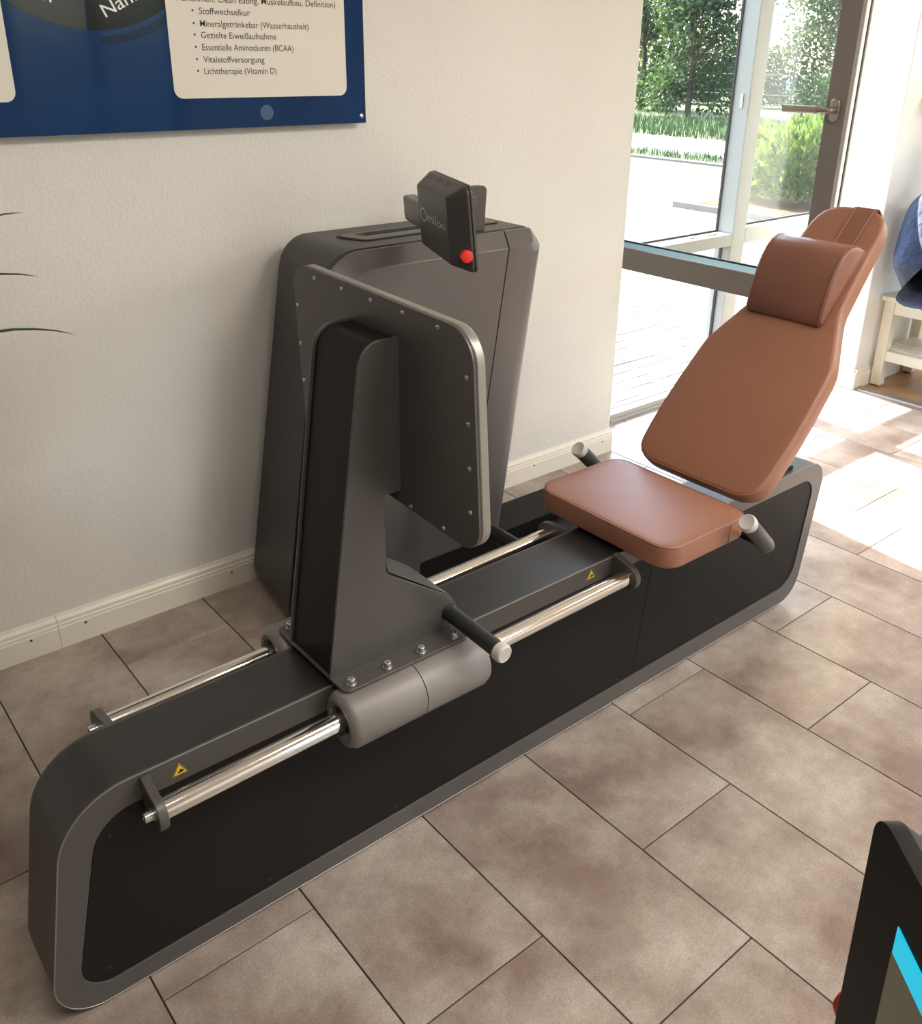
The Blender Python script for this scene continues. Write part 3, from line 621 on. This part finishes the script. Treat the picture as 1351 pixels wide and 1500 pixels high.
def sector(a0, a1, r0=0, r1=CRp, n=40):
    o = [(CXp + r1 * math.cos(R(a0 + (a1 - a0) * k / n)), CZp + r1 * math.sin(R(a0 + (a1 - a0) * k / n))) for k in range(n + 1)]
    i = [(CXp + r0 * math.cos(R(a1 + (a0 - a1) * k / n)), CZp + r0 * math.sin(R(a1 + (a0 - a1) * k / n))) for k in range(n + 1)] if r0 else [(CXp, CZp)]
    return o + i
prism('diagram_segment', [p for p in sector(176, 267)], pm(0), -.0048, -.0042, M['pgrey'], po, smooth=False)
prism('diagram_segment', [p for p in sector(267.6, 355)], pm(0), -.0048, -.0042, M['pblack'], po, smooth=False)
prism('diagram_segment', [p for p in sector(355.6, 445)], pm(0), -.0048, -.0042, M['pgrey'], po, smooth=False); prism('diagram_segment', [p for p in sector(445.6, 535.4)], pm(0), -.0048, -.0042, M['pblack'], po, smooth=False)
M['pblue2'] = mat('poster_dark_blue', (.005, .02, .06), .06, spec=.12)  # darker print blue for the diagram ring
prism('diagram_ring', sector(272, 335, CRp + .012, CRp + .030), pm(0), -.0044, -.0041, M['pblue2'], po, smooth=False)
for z, s, w in ((1.613, 'Abnehmen, Clean Eating, Muskelaufbau, Definition)', .438), (1.586, 'Stoffwechselkur', .135), (1.5585, 'Mineralgetränkebar (Wasserhaushalt)', .300), (1.533, 'Gezielte Eiweißaufnahme', .204), (1.506, 'Essentielle Aminosäuren (BCAA)', .252), (1.4785, 'Vitalstoffversorgung', .166), (1.452, 'Lichttherapie (Vitamin D)', .199)):
    tx = 1.051 if z < 1.6 else .997
    text_mesh('lettering', s, lambda u, v, z=z, tx=tx: (tx + u - pxx, -.0055, z + v - pz + .0025), M['ptext'], po, width=w, height=.0205)
    if z < 1.6: cyl('bullet', (1.035 - pxx, -.0056, z + .010 - pz), (1.035 - pxx, -.0048, z + .010 - pz), .0026, M['ptext'], po, n=10)
def rot(x0, z0, a): return lambda u, v: (x0 + u * math.cos(R(a)) - v * math.sin(R(a)) - pxx, -.0054, z0 + u * math.sin(R(a)) + v * math.cos(R(a)) - pz)
text_mesh('lettering', 'Nähr', rot(.826, 1.574, 27), M['ptextw'], po, width=.098, height=.040); text_mesh('lettering', 'en', rot(.672, 1.612, -17), M['ptextw'], po, width=.040, height=.040)
cyl('print_dot', (1.215 - pxx, -.0046, 1.361 - pz), (1.215 - pxx, -.004, 1.361 - pz), .019, mat('poster_dot', (.035, .09, .20), .08), po, n=28)
for x in (1.507, .1):
    cyl('standoff', (x - pxx, .030, 1.345 - pz), (x - pxx, -.004, 1.345 - pz), .006, M['zinc'], po, n=16); lathe('standoff_cap', (x - pxx, -.004, 1.345 - pz), (0, -1, 0), [(0, .0062), (.002, .006), (.0035, .004), (.004, 0)], M['zinc'], po, n=16)

# ------------------------------------------------------------------ potted plant at the left
M['leaf'] = mat('plant_leaf', (.055, .125, .022), .45, var=.5, vscale=6, objrand=.25); M['pot'] = mat('plant_pot', (.30, .29, .27), .5); M['soil'] = mat('soil', (.04, .028, .02), .9, bump=.6, bscale=60)
PLX, PLY = .08, -.50
pt = tag(empty('potted_plant', (PLX, PLY, 0)), 'potted plant with long narrow arching leaves left of the machine', 'plant')
lathe('pot', (0, 0, 0), (0, 0, 1), [(0, .11), (.01, .115), (.30, .15), (.315, .155), (.33, .155), (.33, .142), (.29, .138)], M['pot'], pt); lathe('soil', (0, 0, 0), (0, 0, 1), [(.285, .139), (.295, .05), (.297, 0)], M['soil'], pt)
tube('stem', [(0, 0, .28), (.012, .005, .50), (-.008, .0, .75), (.004, -.005, .98)], [.022, .019, .017, .014], mat('plant_stem', (.16, .11, .06), .8, bump=.5, bscale=40), pt, n=10)
def blade(name, tip, base, sag, w, m):
    a, b = Vector(base), Vector(tip); n = 12; side = (b - a).cross(Vector((0, 0, 1))).normalized(); v = []; f = []
    for i in range(n + 1):
        t = i / n; c = a.lerp(b, t) + Vector((0, 0, 1)) * sag * 4 * t * (1 - t); ww = w * (math.sin(math.pi * min(1, .12 + t * .88)) ** .7 if t < .999 else .02)
        v += [c - side * ww + Vector((0, 0, ww * .35)), c, c + side * ww + Vector((0, 0, ww * .35))]
        v += [p + Vector((0, 0, -.0012)) for p in v[-3:]]
    for i in range(n):
        for k in range(2): f += [(i * 6 + k, i * 6 + k + 1, i * 6 + 7 + k, i * 6 + 6 + k), (i * 6 + 3 + k, i * 6 + 9 + k, i * 6 + 10 + k, i * 6 + 4 + k)]
    return mesh(name, v, f, m, pt, smooth=True)
for (tx, ty, tz, bz, sg) in ((.463 - PLX, 0, 1.234, .97, .07), (.471 - PLX, 0, 1.115, .94, .075), (.521 - PLX, 0, .994, .88, .075)): blade('leaf', (tx, ty, tz), (.0, 0, bz), sg, .009, M['leaf'])
for i in range(22):
    a = 70 + i * 290 / 22 * .76 + random.uniform(-6, 6); l = random.uniform(.30, .48); z0 = .78 + .011 * i
    blade('leaf', (l * math.cos(R(a)) , l * math.sin(R(a)) * .85, z0 + random.uniform(-.05, .28)), (0, 0, z0), .09, .011, M['leaf'])

# ------------------------------------------------------------------ bench, person, wall lamp beyond the threshold
M['benchp'] = mat('cream_bench_paint', (.74, .69, .56), .4)
BX, BY = 4.365, -.246
bn = tag(empty('bench', (BX, BY, 0)), 'cream slatted bench with a lower shelf standing on the oak planks', 'bench')
BLn, BDp = 1.25, .38
for x in (0, BDp - .05):
    for y in (0, -BLn + .05): box('leg', (x, y - .05, .006), (x + .05, y, .43), M['benchp'], bn, bevel=.003); box('foot_pad', (x + .008, y - .042, 0), (x + .042, y - .008, .006), M['rubber'], bn)
for i in range(5): box('seat_slat', (-.012 + i * .0815, -BLn - .015, .43), (-.012 + i * .0815 + .074, .015, .455), M['benchp'], bn, bevel=.004)
box('apron', (.005, -BLn + .05, .37), (.025, -.05, .43), M['benchp'], bn, bevel=.002); box('apron', (BDp - .025, -BLn + .05, .37), (BDp - .005, -.05, .43), M['benchp'], bn, bevel=.002)
for x in (.005, BDp - .03): box('shelf_rail', (x, -BLn + .05, .135), (x + .025, -.05, .185), M['benchp'], bn, bevel=.002)
for i in range(7): box('shelf_slat', (.034 + i * .0455, -BLn + .03, .182), (.034 + i * .0455 + .036, -.02, .194), M['benchp'], bn, bevel=.002)

M['shirt'] = mat('navy_shirt', (.055, .085, .165), .8, col2=(.035, .055, .115), vscale=14, bump=.8, bscale=26, bdist=.02)
M['trouser'] = mat('grey_blue_trousers', (.095, .105, .155), .85, col2=(.06, .07, .11), vscale=10, bump=.7, bscale=22, bdist=.015)
M['skin'] = mat('skin', (.50, .29, .20), .5); M['hair'] = mat('short_brown_hair', (.06, .035, .02), .7, bump=.8, bscale=90, bdist=.004); M['shoe'] = mat('dark_shoe', (.03, .03, .035), .6); M['eye'] = mat('eye', (.03, .02, .015), .2)
def skin_body(name, joints, edges, m, parent, root=0, sub=2):
    bm = bmesh.new(); lay = bm.verts.layers.skin.verify(); vs = []
    for i, j in enumerate(joints):
        vs.append(bm.verts.new(j[0]))
    for a, b in edges: bm.edges.new((vs[a], vs[b]))
    me = bpy.data.meshes.new(name); bm.to_mesh(me); bm.free(); o = bpy.data.objects.new(name, me); COL.objects.link(o); o.parent = parent
    for i, j in enumerate(joints):
        r = j[1]; q = me.skin_vertices[0].data[i]; q.radius = r if hasattr(r, '__len__') else (r, r); q.use_root = (i == root)
    mo = o.modifiers.new('skin', 'SKIN'); mo.use_smooth_shade = True; mo.branch_smoothing = .6
    s = o.modifiers.new('sub', 'SUBSURF'); s.levels = sub; s.render_levels = sub
    me.materials.append(m); return o
pe = tag(empty('person', (4.40, -.350, 0), R(-90)), 'person in navy long-sleeved top and grey-blue trousers bending forward on the bench', 'person')
# body faces local +x, sits on the bench (seat height .455)
J = [((.02, 0, .575), (.195, .150)), ((-.005, 0, .70), (.175, .140)), ((.01, 0, .83), (.185, .140)), ((.075, 0, .965), (.195, .130)), ((.15, 0, 1.05), (.09, .08)), ((.20, 0, 1.09), (.06, .06)), ((.255, 0, 1.16), (.08, .095)), ((.285, 0, 1.24), (.072, .082)),
     ((.08, .19, .965), .075), ((.16, .245, .74), .056), ((.36, .16, .63), .040), ((.08, -.19, .965), .075), ((.16, -.245, .74), .056), ((.36, -.16, .63), .040),
     ((.06, .10, .560), .115), ((.45, .12, .555), .078), ((.86, .13, .530), .050), ((.06, -.11, .560), .115), ((.42, -.24, .550), .078), ((.43, -.26, .10), .050)]
Eg = [(0, 1), (1, 2), (2, 3), (3, 4), (4, 5), (5, 6), (6, 7), (3, 8), (8, 9), (9, 10), (3, 11), (11, 12), (12, 13), (0, 14), (14, 15), (15, 16), (0, 17), (17, 18), (18, 19)]
body = skin_body('body', J, Eg, M['shirt'], pe)
dg = bpy.context.evaluated_depsgraph_get(); dg.update()
bme = bpy.data.meshes.new_from_object(body.evaluated_get(dg)); body.modifiers.clear(); body.data = bme; bme.name = 'body'
bme.materials.clear()
for k in ('shirt', 'trouser', 'skin'): bme.materials.append(M[k])
for p in bme.polygons:
    c = p.center; p.use_smooth = True
    p.material_index = 2 if (c.x > .17 and c.z > 1.06) or (c.x > .335 and .59 < c.z < .67 and .10 < abs(c.y) < .20 and c.x < .41) else (1 if c.z < .635 and not (c.x > .2 and abs(c.y) < .2 and c.z > .58) else 0)
lathe('hair', (.23, 0, 1.19), (.25, 0, 1), [(0, .088), (.03, .098), (.07, .094), (.10, .072), (.118, .035), (.122, 0)], M['hair'], pe)
for s in (-1, 1):
    lathe('ear', (.24, s * .078, 1.165), (0, s, 0), [(0, .018), (.01, .02), (.016, .012), (.016, 0)], M['skin'], pe, n=12)
    lathe('eye', (.317, s * .030, 1.180), (1, 0, -.2), [(0, .011), (.006, .008), (.008, 0)], M['eye'], pe, n=10)
    if s < 0: sp = lambda d, w, h: (.36 + d, -.26 + w, h)
    else: sp = lambda d, w, h: (.92 - h, .13 + w, .46 + d)
    v, f = loft([[sp(d, w * k, h * hh) for w, h in ((-.04, 0), (.04, 0), (.036, 1), (-.036, 1))] for d, k, hh in ((0, 1, .07), (.08, 1.1, .10), (.20, 1.15, .06), (.28, .7, .035))])
    mesh('shoe', v, f, M['shoe'], pe, smooth=True, bevel=.01)
    for k in range(5):
        b0 = Vector((.365, s * .145, .615)); dy = (k - 2) * .017
        if k < 4: tube('finger', [b0 + Vector((0, dy, 0)), b0 + Vector((.045, dy, -.012)), b0 + Vector((.075 - abs(k - 1.5) * .006, dy, -.035)), b0 + Vector((.085 - abs(k - 1.5) * .006, dy - s * .004, -.06))], [.013, .010, .009, .007], M['skin'], pe, n=8)
        else: tube('thumb', [b0 + Vector((-.005, -s * .03, 0)), b0 + Vector((.02, -s * .05, -.015)), b0 + Vector((.045, -s * .05, -.035))], [.014, .011, .008], M['skin'], pe, n=8)
lathe('nose', (.317, 0, 1.152), (1, 0, -.3), [(0, .016), (.014, .011), (.022, .005), (.023, 0)], M['skin'], pe, n=10); box('mouth', (.311, -.022, 1.118), (.321, .022, 1.123), mat('lips', (.40, .16, .13), .5), pe, bevel=.002)
wr = [(.095, .60), (.105, .64), (.098, .69)]

M['shade'] = mat('lamp_shade_glow', (.9, .78, .5), .6, emit=(1, .72, .30), estr=3.0)
wl = tag(empty('wall_lamp', (4.47, PY, 1.34)), 'glowing yellow wall lamp on the white wall above the bench', 'lamp')
box('back_plate', (-.05, -.012, 0), (.05, 0, .26), M['steel'], wl, bevel=.003); lathe('shade', (0, -.06, .012), (0, 0, 1), [(0, .045), (.002, .055), (.235, .055), (.237, .05), (.237, 0)], M['shade'], wl); box('base_ledge', (-.085, -.12, -.004), (.085, 0, .006), M['steel'], wl, bevel=.002)
pl_ = bpy.data.lights.new('wall_lamp_bulb', 'POINT'); pl_.energy = 5; pl_.color = (1, .72, .36); pl_.shadow_soft_size = .05
plo = bpy.data.objects.new('wall_lamp_bulb', pl_); COL.objects.link(plo); plo.parent = wl; plo.location = (0, -.06, .30)

# ------------------------------------------------------------------ neighbouring machine's display in the foreground
K = Vector((.523, -2.130, 1.042)); fh = Vector((math.cos(R(230)), math.sin(R(230)), 0)); fnh = Vector((-fh.y, fh.x, 0)); fv = Vector((0, 0, -1)) * math.cos(R(2)) + fnh * math.sin(R(2)); fn_ = -fh.cross(fv)
G = lambda a, b, c: tuple(K + fh * a + fv * c + fn_ * b)           # a along top edge, b out of the screen, c downwards
nb = tag(empty('control_terminal', (K.x + fh.x * .15, K.y + fh.y * .15, 0)), 'black control terminal of a neighbouring machine with cyan-barred screen, in the foreground', 'display')
rel = lambda p: (p[0] - nb.location.x, p[1] - nb.location.y, p[2])
GB = rpoly([(0, 0), (.33, 0), (.33, .275), (0, .275)], [.022, .022, .02, .02], 8)
v, f = loft([[rel(G(p.x, -.05, p.y)) for p in inset(GB, .03)], [rel(G(p.x, -.012, p.y)) for p in GB], [rel(G(p.x, 0, p.y)) for p in GB]])
hs = mesh('housing', v, f, mat('terminal_black', (.008, .008, .008), .5, spec=.2), nb, smooth=True, angle=40, bevel=.002)
M['scr1'] = mat('screen_olive', (.05, .048, .03), .3, emit=(.055, .052, .03), estr=.5); M['scr2'] = mat('screen_cyan', (.0, .3, .42), .3, emit=(.0, .36, .52), estr=.8)
def scr(name, a0, a1, c0, c1, b, m):
    v, f = boxvf((a0, 0, c0), (a1, b, c1)); mesh(name, [rel(G(*p)) for p in v], f, m, nb)
scr('screen', .051, .28, .0735, .235, .0006, M['scr1']); scr('header_bar', .052, .28, .050, .0735, .0008, M['scr2'])
bt = lathe('stop_button', rel(G(-.001, -.018, .213)), -fh, [(0, .016), (.006, .016), (.012, .0155), (.016, .012), (.017, 0)], mat('terminal_red', (.35, .012, .01), .4), nb)
box('stand_plate', (-.16, -.12, 0), (.16, .12, .012), M['blackmetal'], nb, bevel=.004)
pb = Vector(rel(G(.165, -.06, .15))); tube('stand_tube', [(pb.x, pb.y, .01), (pb.x, pb.y, .62), pb, Vector(rel(G(.165, -.045, .12)))], .022, M['blackmetal'], nb, n=16)

# ------------------------------------------------------------------ outdoors
GZ = -.10
M['paver'] = mat('concrete_paver', (.20, .195, .18), .85, var=.18, vscale=20, objrand=.1); M['sand'] = mat('paver_joint_sand', (.05, .047, .035), .95)
M['grass'] = mat('grass_blades', (.095, .145, .04), .7, col2=(.05, .095, .03), vscale=1.2); M['ground'] = mat('soil_ground', (.12, .14, .05), .95, var=.4, vscale=1.5)
M['asphalt'] = mat('pale_asphalt', (.19, .187, .183), .9, var=.15, vscale=30); M['kerb'] = mat('kerb_stone', (.20, .185, .165), .9, var=.2, vscale=12)
M['mulch'] = mat('bark_mulch', (.16, .085, .045), .95, var=.5, vscale=40, bump=1, bscale=50, bdist=.02)
pav = struct(box('pavement', (WE - .6, .30, GZ - .2), (12.9, 13, GZ - .006), M['sand'])); pav['label'] = 'pale paved yard outside the glazed front'
cells = []
for i in range(0, 92):
    for j in range(0, 110):
        x = 2.35 + i * .2 + (.1 if j % 2 else 0); y = .33 + j * .102
        if x > 12.6 or y > 11: continue
        ang = math.atan2(y + 2.3, x)
        if ang < .22 or ang > .86: continue
        cells.append((math.hypot(x, y + 2.3), x, y))
cells.sort()
pv = None; rest = MB()
for n_, (d, x, y) in enumerate(cells):
    dz = random.uniform(-.0025, .0025)
    if n_ < 300:
        if pv is None:
            pv = mesh('paver', [(0, 0, -.03), (.195, 0, -.03), (.195, .097, -.03), (0, .097, -.03), (0, 0, -.004), (.195, 0, -.004), (.195, .097, -.004), (0, .097, -.004), (.005, .005, 0), (.19, .005, 0), (.19, .092, 0), (.005, .092, 0)],
                      [(0, 1, 5, 4), (1, 2, 6, 5), (2, 3, 7, 6), (3, 0, 4, 7), (4, 5, 9, 8), (5, 6, 10, 9), (6, 7, 11, 10), (7, 4, 8, 11), (8, 9, 10, 11)], M['paver'], pav); o = pv
        else: o = copy_of(pv, pav)
        o.location = (x, y, GZ + dz); o.rotation_euler = (0, 0, random.uniform(-.01, .01))
    elif d < 14:
        z = GZ + dz; rest.add([(x, y, z - .01), (x + .195, y, z - .01), (x + .195, y + .097, z - .01), (x, y + .097, z - .01), (x + .004, y + .004, z), (x + .191, y + .004, z), (x + .191, y + .093, z), (x + .004, y + .093, z)], [(4, 5, 6, 7), (0, 1, 5, 4), (1, 2, 6, 5), (2, 3, 7, 6), (3, 0, 4, 7)])
rp_ = rest.build('far_pavers', M['paver'], pav, recalc=False); rp_['kind'] = 'stuff'
# strips: kerb, grass strip, road, grass verge
struct(box('kerb_line', (12.85, -2, GZ - .2), (13.0, 16, GZ + .03), M['kerb'], bevel=.01)); struct(box('road', (13.9, -6, GZ - .2), (17.0, 30, GZ - .01), M['asphalt']))
struct(box('lawn_ground', (17.0, -10, GZ - .25), (60, 60, GZ - .02), M['ground'])); struct(box('strip_ground', (13.0, -6, GZ - .2), (13.9, 30, GZ), M['ground']))
def grass(name, n, fn, h, lab):
    g_ = MB()
    for _ in range(n):
        x, y = fn(); a = random.uniform(0, 6.28); w = h * .07; hh = h * random.uniform(.5, 1.2); lx, ly = random.uniform(-.4, .4) * hh, random.uniform(-.4, .4) * hh; c, s = math.cos(a) * w, math.sin(a) * w
        g_.add([(x - c, y - s, GZ - .03), (x + c, y + s, GZ - .03), (x + lx * .5 + c * .6, y + ly * .5 + s * .6, GZ + hh * .6), (x + lx * .5 - c * .6, y + ly * .5 - s * .6, GZ + hh * .6), (x + lx, y + ly, GZ + hh)], [(0, 1, 2, 3), (3, 2, 4)])
    return tag(g_.build(name, M['grass'], None, recalc=False), lab, 'grass', kind='stuff')
grass('lawn_grass', 9000, lambda: (17.05 + 4.3 * random.random(), random.uniform(2, 24)), .22, 'tall green grass verge below the hedge outside')
grass('strip_grass', 2600, lambda: (random.uniform(13.0, 13.9), random.uniform(1, 13)), .12, 'narrow grass strip along the kerb outside')

def leaves(n, fn, size, fold=.25):
    v = []; f = []
    for _ in range(n):
        c, out = fn(); c = Vector(c); d = (Vector(out) + Vector((random.uniform(-1, 1), random.uniform(-1, 1), random.uniform(-1, 1))) * .8).normalized()
        sd = d.cross(Vector((random.uniform(-1, 1), random.uniform(-1, 1), random.uniform(-1, 1)))).normalized(); nn = d.cross(sd); l = size * random.uniform(.6, 1.25); w = l * .26; k = len(v)
        v += [c, c + d * l * .5 + sd * w + nn * w * fold, c + d * l, c + d * l * .5 - sd * w + nn * w * fold]; f += [(k, k + 1, k + 2), (k, k + 2, k + 3)]
    return v, f
def leaf_mat(name, a, b):
    m = mat(name, a, .45, col2=b, vscale=3); bs = m.node_tree.nodes['Principled BSDF']; t = m.node_tree
    tl = t.nodes.new('ShaderNodeBsdfTranslucent'); mx = t.nodes.new('ShaderNodeMixShader'); mx.inputs[0].default_value = .35; out = t.nodes['Material Output']
    tl.inputs[0].default_value = (a[0] * 1.6, a[1] * 1.7, a[2], 1); t.links.new(bs.outputs[0], mx.inputs[1]); t.links.new(tl.outputs[0], mx.inputs[2]); t.links.new(mx.outputs[0], out.inputs[0]); return m
M['lf1'] = leaf_mat('tree_leaf', (.05, .085, .04), (.025, .05, .03)); M['lf2'] = leaf_mat('hedge_leaf', (.035, .06, .032), (.018, .035, .02)); M['lf3'] = leaf_mat('shrub_leaf', (.12, .17, .04), (.055, .095, .03)); M['lf4'] = leaf_mat('bright_leaf', (.13, .16, .035), (.07, .105, .03))
M['bark'] = mat('bark', (.10, .075, .055), .95, bump=1, bscale=20, bdist=.02, var=.4, vscale=8)
def tree(x, y, h, rad, n, ls, mt, lab, z0=.5, grp='trees beyond the lawn'):
    t = tag(empty('tree', (x, y, GZ)), lab, 'tree', grp); z0 = min(z0, h * .4)
    tube('trunk', [(0, 0, -.05), (.08, .05, h * .25), (-.06, .1, h * .5), (.05, 0, h * .8)], [.09, .075, .055, .02], M['bark'], t, n=10)
    br = []
    for k in range(9):
        a = k * 2.4 + random.random(); z = h * random.uniform(.22, .7); r = rad * random.uniform(.5, .85); p = Vector((math.cos(a) * r, math.sin(a) * r, z + random.uniform(.2, .9))); br.append(p)
        tube('branch', [(0, 0, z * .85), p * .5 + Vector((0, 0, z * .5)), p], [.05, .035, .012], M['bark'], t, n=6)
    cl = [(p, random.uniform(.35, .6) * rad) for p in br] + [(Vector((random.uniform(-.6, .6) * rad, random.uniform(-.6, .6) * rad, random.uniform(z0, h))), random.uniform(.35, .6) * rad) for _ in range(20)]
    def fn():
        c, r = random.choice(cl); d = Vector((random.gauss(0, 1), random.gauss(0, 1), random.gauss(0, 1))).normalized(); return c + d * r * random.random() ** .4, d
    v, f = leaves(n, fn, ls); mesh('crown', v, f, mt, t, recalc=False)
for (x, y, h, r, n, ls, mk_, lab) in ((23.0, 15.4, 5.6, 1.3, 9500, .16, 'lf1', 'slender green tree seen through the open casement, nearest the lawn'), (24.8, 12.0, 5.6, 1.4, 9500, .16, 'lf1', 'green tree just left of the white mullion'), (24.9, 18.8, 6, 1.5, 9500, .16, 'lf1', 'green tree beside the end of the wall, farthest left'),
                                      (23.0, 8.9, 5.2, 1.4, 9500, .16, 'lf1', 'dark green tree just right of the white mullion'), (23.0, 5.6, 5.0, 1.4, 9500, .16, 'lf4', 'bright yellow-green tree behind the sash handle')):
    tree(x, y, h, r, n, ls, M[mk_], lab)
hg = MB()
def hfn():
    y = random.uniform(3, 24); return (29.6 + random.uniform(-.7, .7) + (y - 12) * .05, y, GZ + random.random() ** .8 * (2.3 + .5 * math.sin(y * 1.7))), (-1, 0, .4)
hd_ = tag(empty('hedge', (29.6, 12, GZ)), 'dense dark hedge along the far edge of the lawn', 'hedge')
v, f = leaves(26000, hfn, .17); mesh('foliage', [(p[0] - 29.6, p[1] - 12, p[2] - GZ) for p in v], f, M['lf2'], hd_, recalc=False)
fc = tag(empty('fence', (27.6, 12, GZ)), 'thin dark wire fence posts in front of the hedge', 'fence')
for k, y in enumerate(range(3, 24, 2)): cyl('post', (0, y - 12, 0), (0, y - 12, 1.9), .03, mat('fence_post', (.03, .05, .045), .5) if k == 0 else bpy.data.materials['fence_post'], fc, n=8)
for z in (.5, 1.1, 1.75): cyl('wire', (0, -9, z), (0, 11, z), .008, bpy.data.materials['fence_post'], fc, n=6)
# parked car behind the hedge
ca = tag(empty('parked_car', (33.2, 20.6, GZ), R(112)), 'pale parked car half hidden behind hedge and fence', 'car')
M['carp'] = mat('car_paint_white', (.72, .72, .72), .25, coat=.5); M['cargl'] = mat('car_window', (.10, .16, .19), .08)
CS = rpoly([(-2.1, .35), (-2.1, .85), (-1.2, .98), (2.05, .92), (2.1, .35)], [.1, .15, .2, .15, .1], 5); prism('car_body', CS, XZ, -.85, .85, M['carp'], ca, bevel=.06, seg=3)
v, f = loft([[(-1.15, y, .95) for y in (-.78, .78)] + [(1.5, y, .95) for y in (.78, -.78)], [(-.35, y, 1.45) for y in (-.62, .62)] + [(1.0, y, 1.45) for y in (.62, -.62)]]); mesh('car_cabin', v, f, M['cargl'], ca, bevel=.05, seg=3); box('car_roof', (-.32, -.60, 1.44), (.98, .60, 1.49), M['carp'], ca, bevel=.02)
for x in (-1.3, 1.3):
    for y in (-.86, .66): lathe('wheel', (x, y, .32), (0, 1, 0), [(0, 0), (0, .22), (0, .31), (.03, .33), (.17, .33), (.2, .31), (.2, 0)], M['rubber'], ca)
# planting bed with shrub
bed = tag(mesh('planting_bed', *loft([[(8.92, 2.2, GZ), (11.6, 2.0, GZ), (11.8, 4.6, GZ), (8.95, 4.5, GZ)], [(9.0, 2.3, GZ + .05), (11.5, 2.1, GZ + .07), (11.6, 4.5, GZ + .07), (9.1, 4.4, GZ + .05)]]), M['mulch']), 'brown bark mulch bed under the shrub outside', 'flower bed')
for k in range(3): tag(box('edging_stone', (8.80, 4.55 - .95 * k - .93, GZ - .1), (8.88, 4.55 - .95 * k, GZ + .07), M['kerb'], bevel=.008), ['low edging stone at the open left end of the planting bed', 'low edging stone in front of the shrub, behind the mullion', 'low edging stone at the right end of the planting bed'][k], 'stone', 'edging stones of the bed')
sh_ = tag(empty('shrub', (10.05, 3.72, GZ + .075)), 'bright yellow-green leafy shrub in the mulch bed outside', 'shrub')
for k in range(9):
    a = k * .7; tube('stem', [(0, 0, 0), (math.cos(a) * .2, math.sin(a) * .2, .3), (math.cos(a) * .45, math.sin(a) * .5, .65)], [.02, .014, .008], M['bark'], sh_, n=6)
def sfn():
    d = Vector((random.gauss(0, 1), random.gauss(0, 1), abs(random.gauss(0, .9)))).normalized(); r = random.random() ** .3; lump = 1 + .12 * math.sin(d.x * 7) * math.sin(d.y * 6 + 1)
    return (d.x * .66 * r * lump, d.y * .86 * r * lump, .07 + max(0, d.z) * .80 * r * lump), (d.x, d.y, d.z + .5)
v, f = leaves(5200, sfn, .105); mesh('foliage', v, f, M['lf3'], sh_, recalc=False)
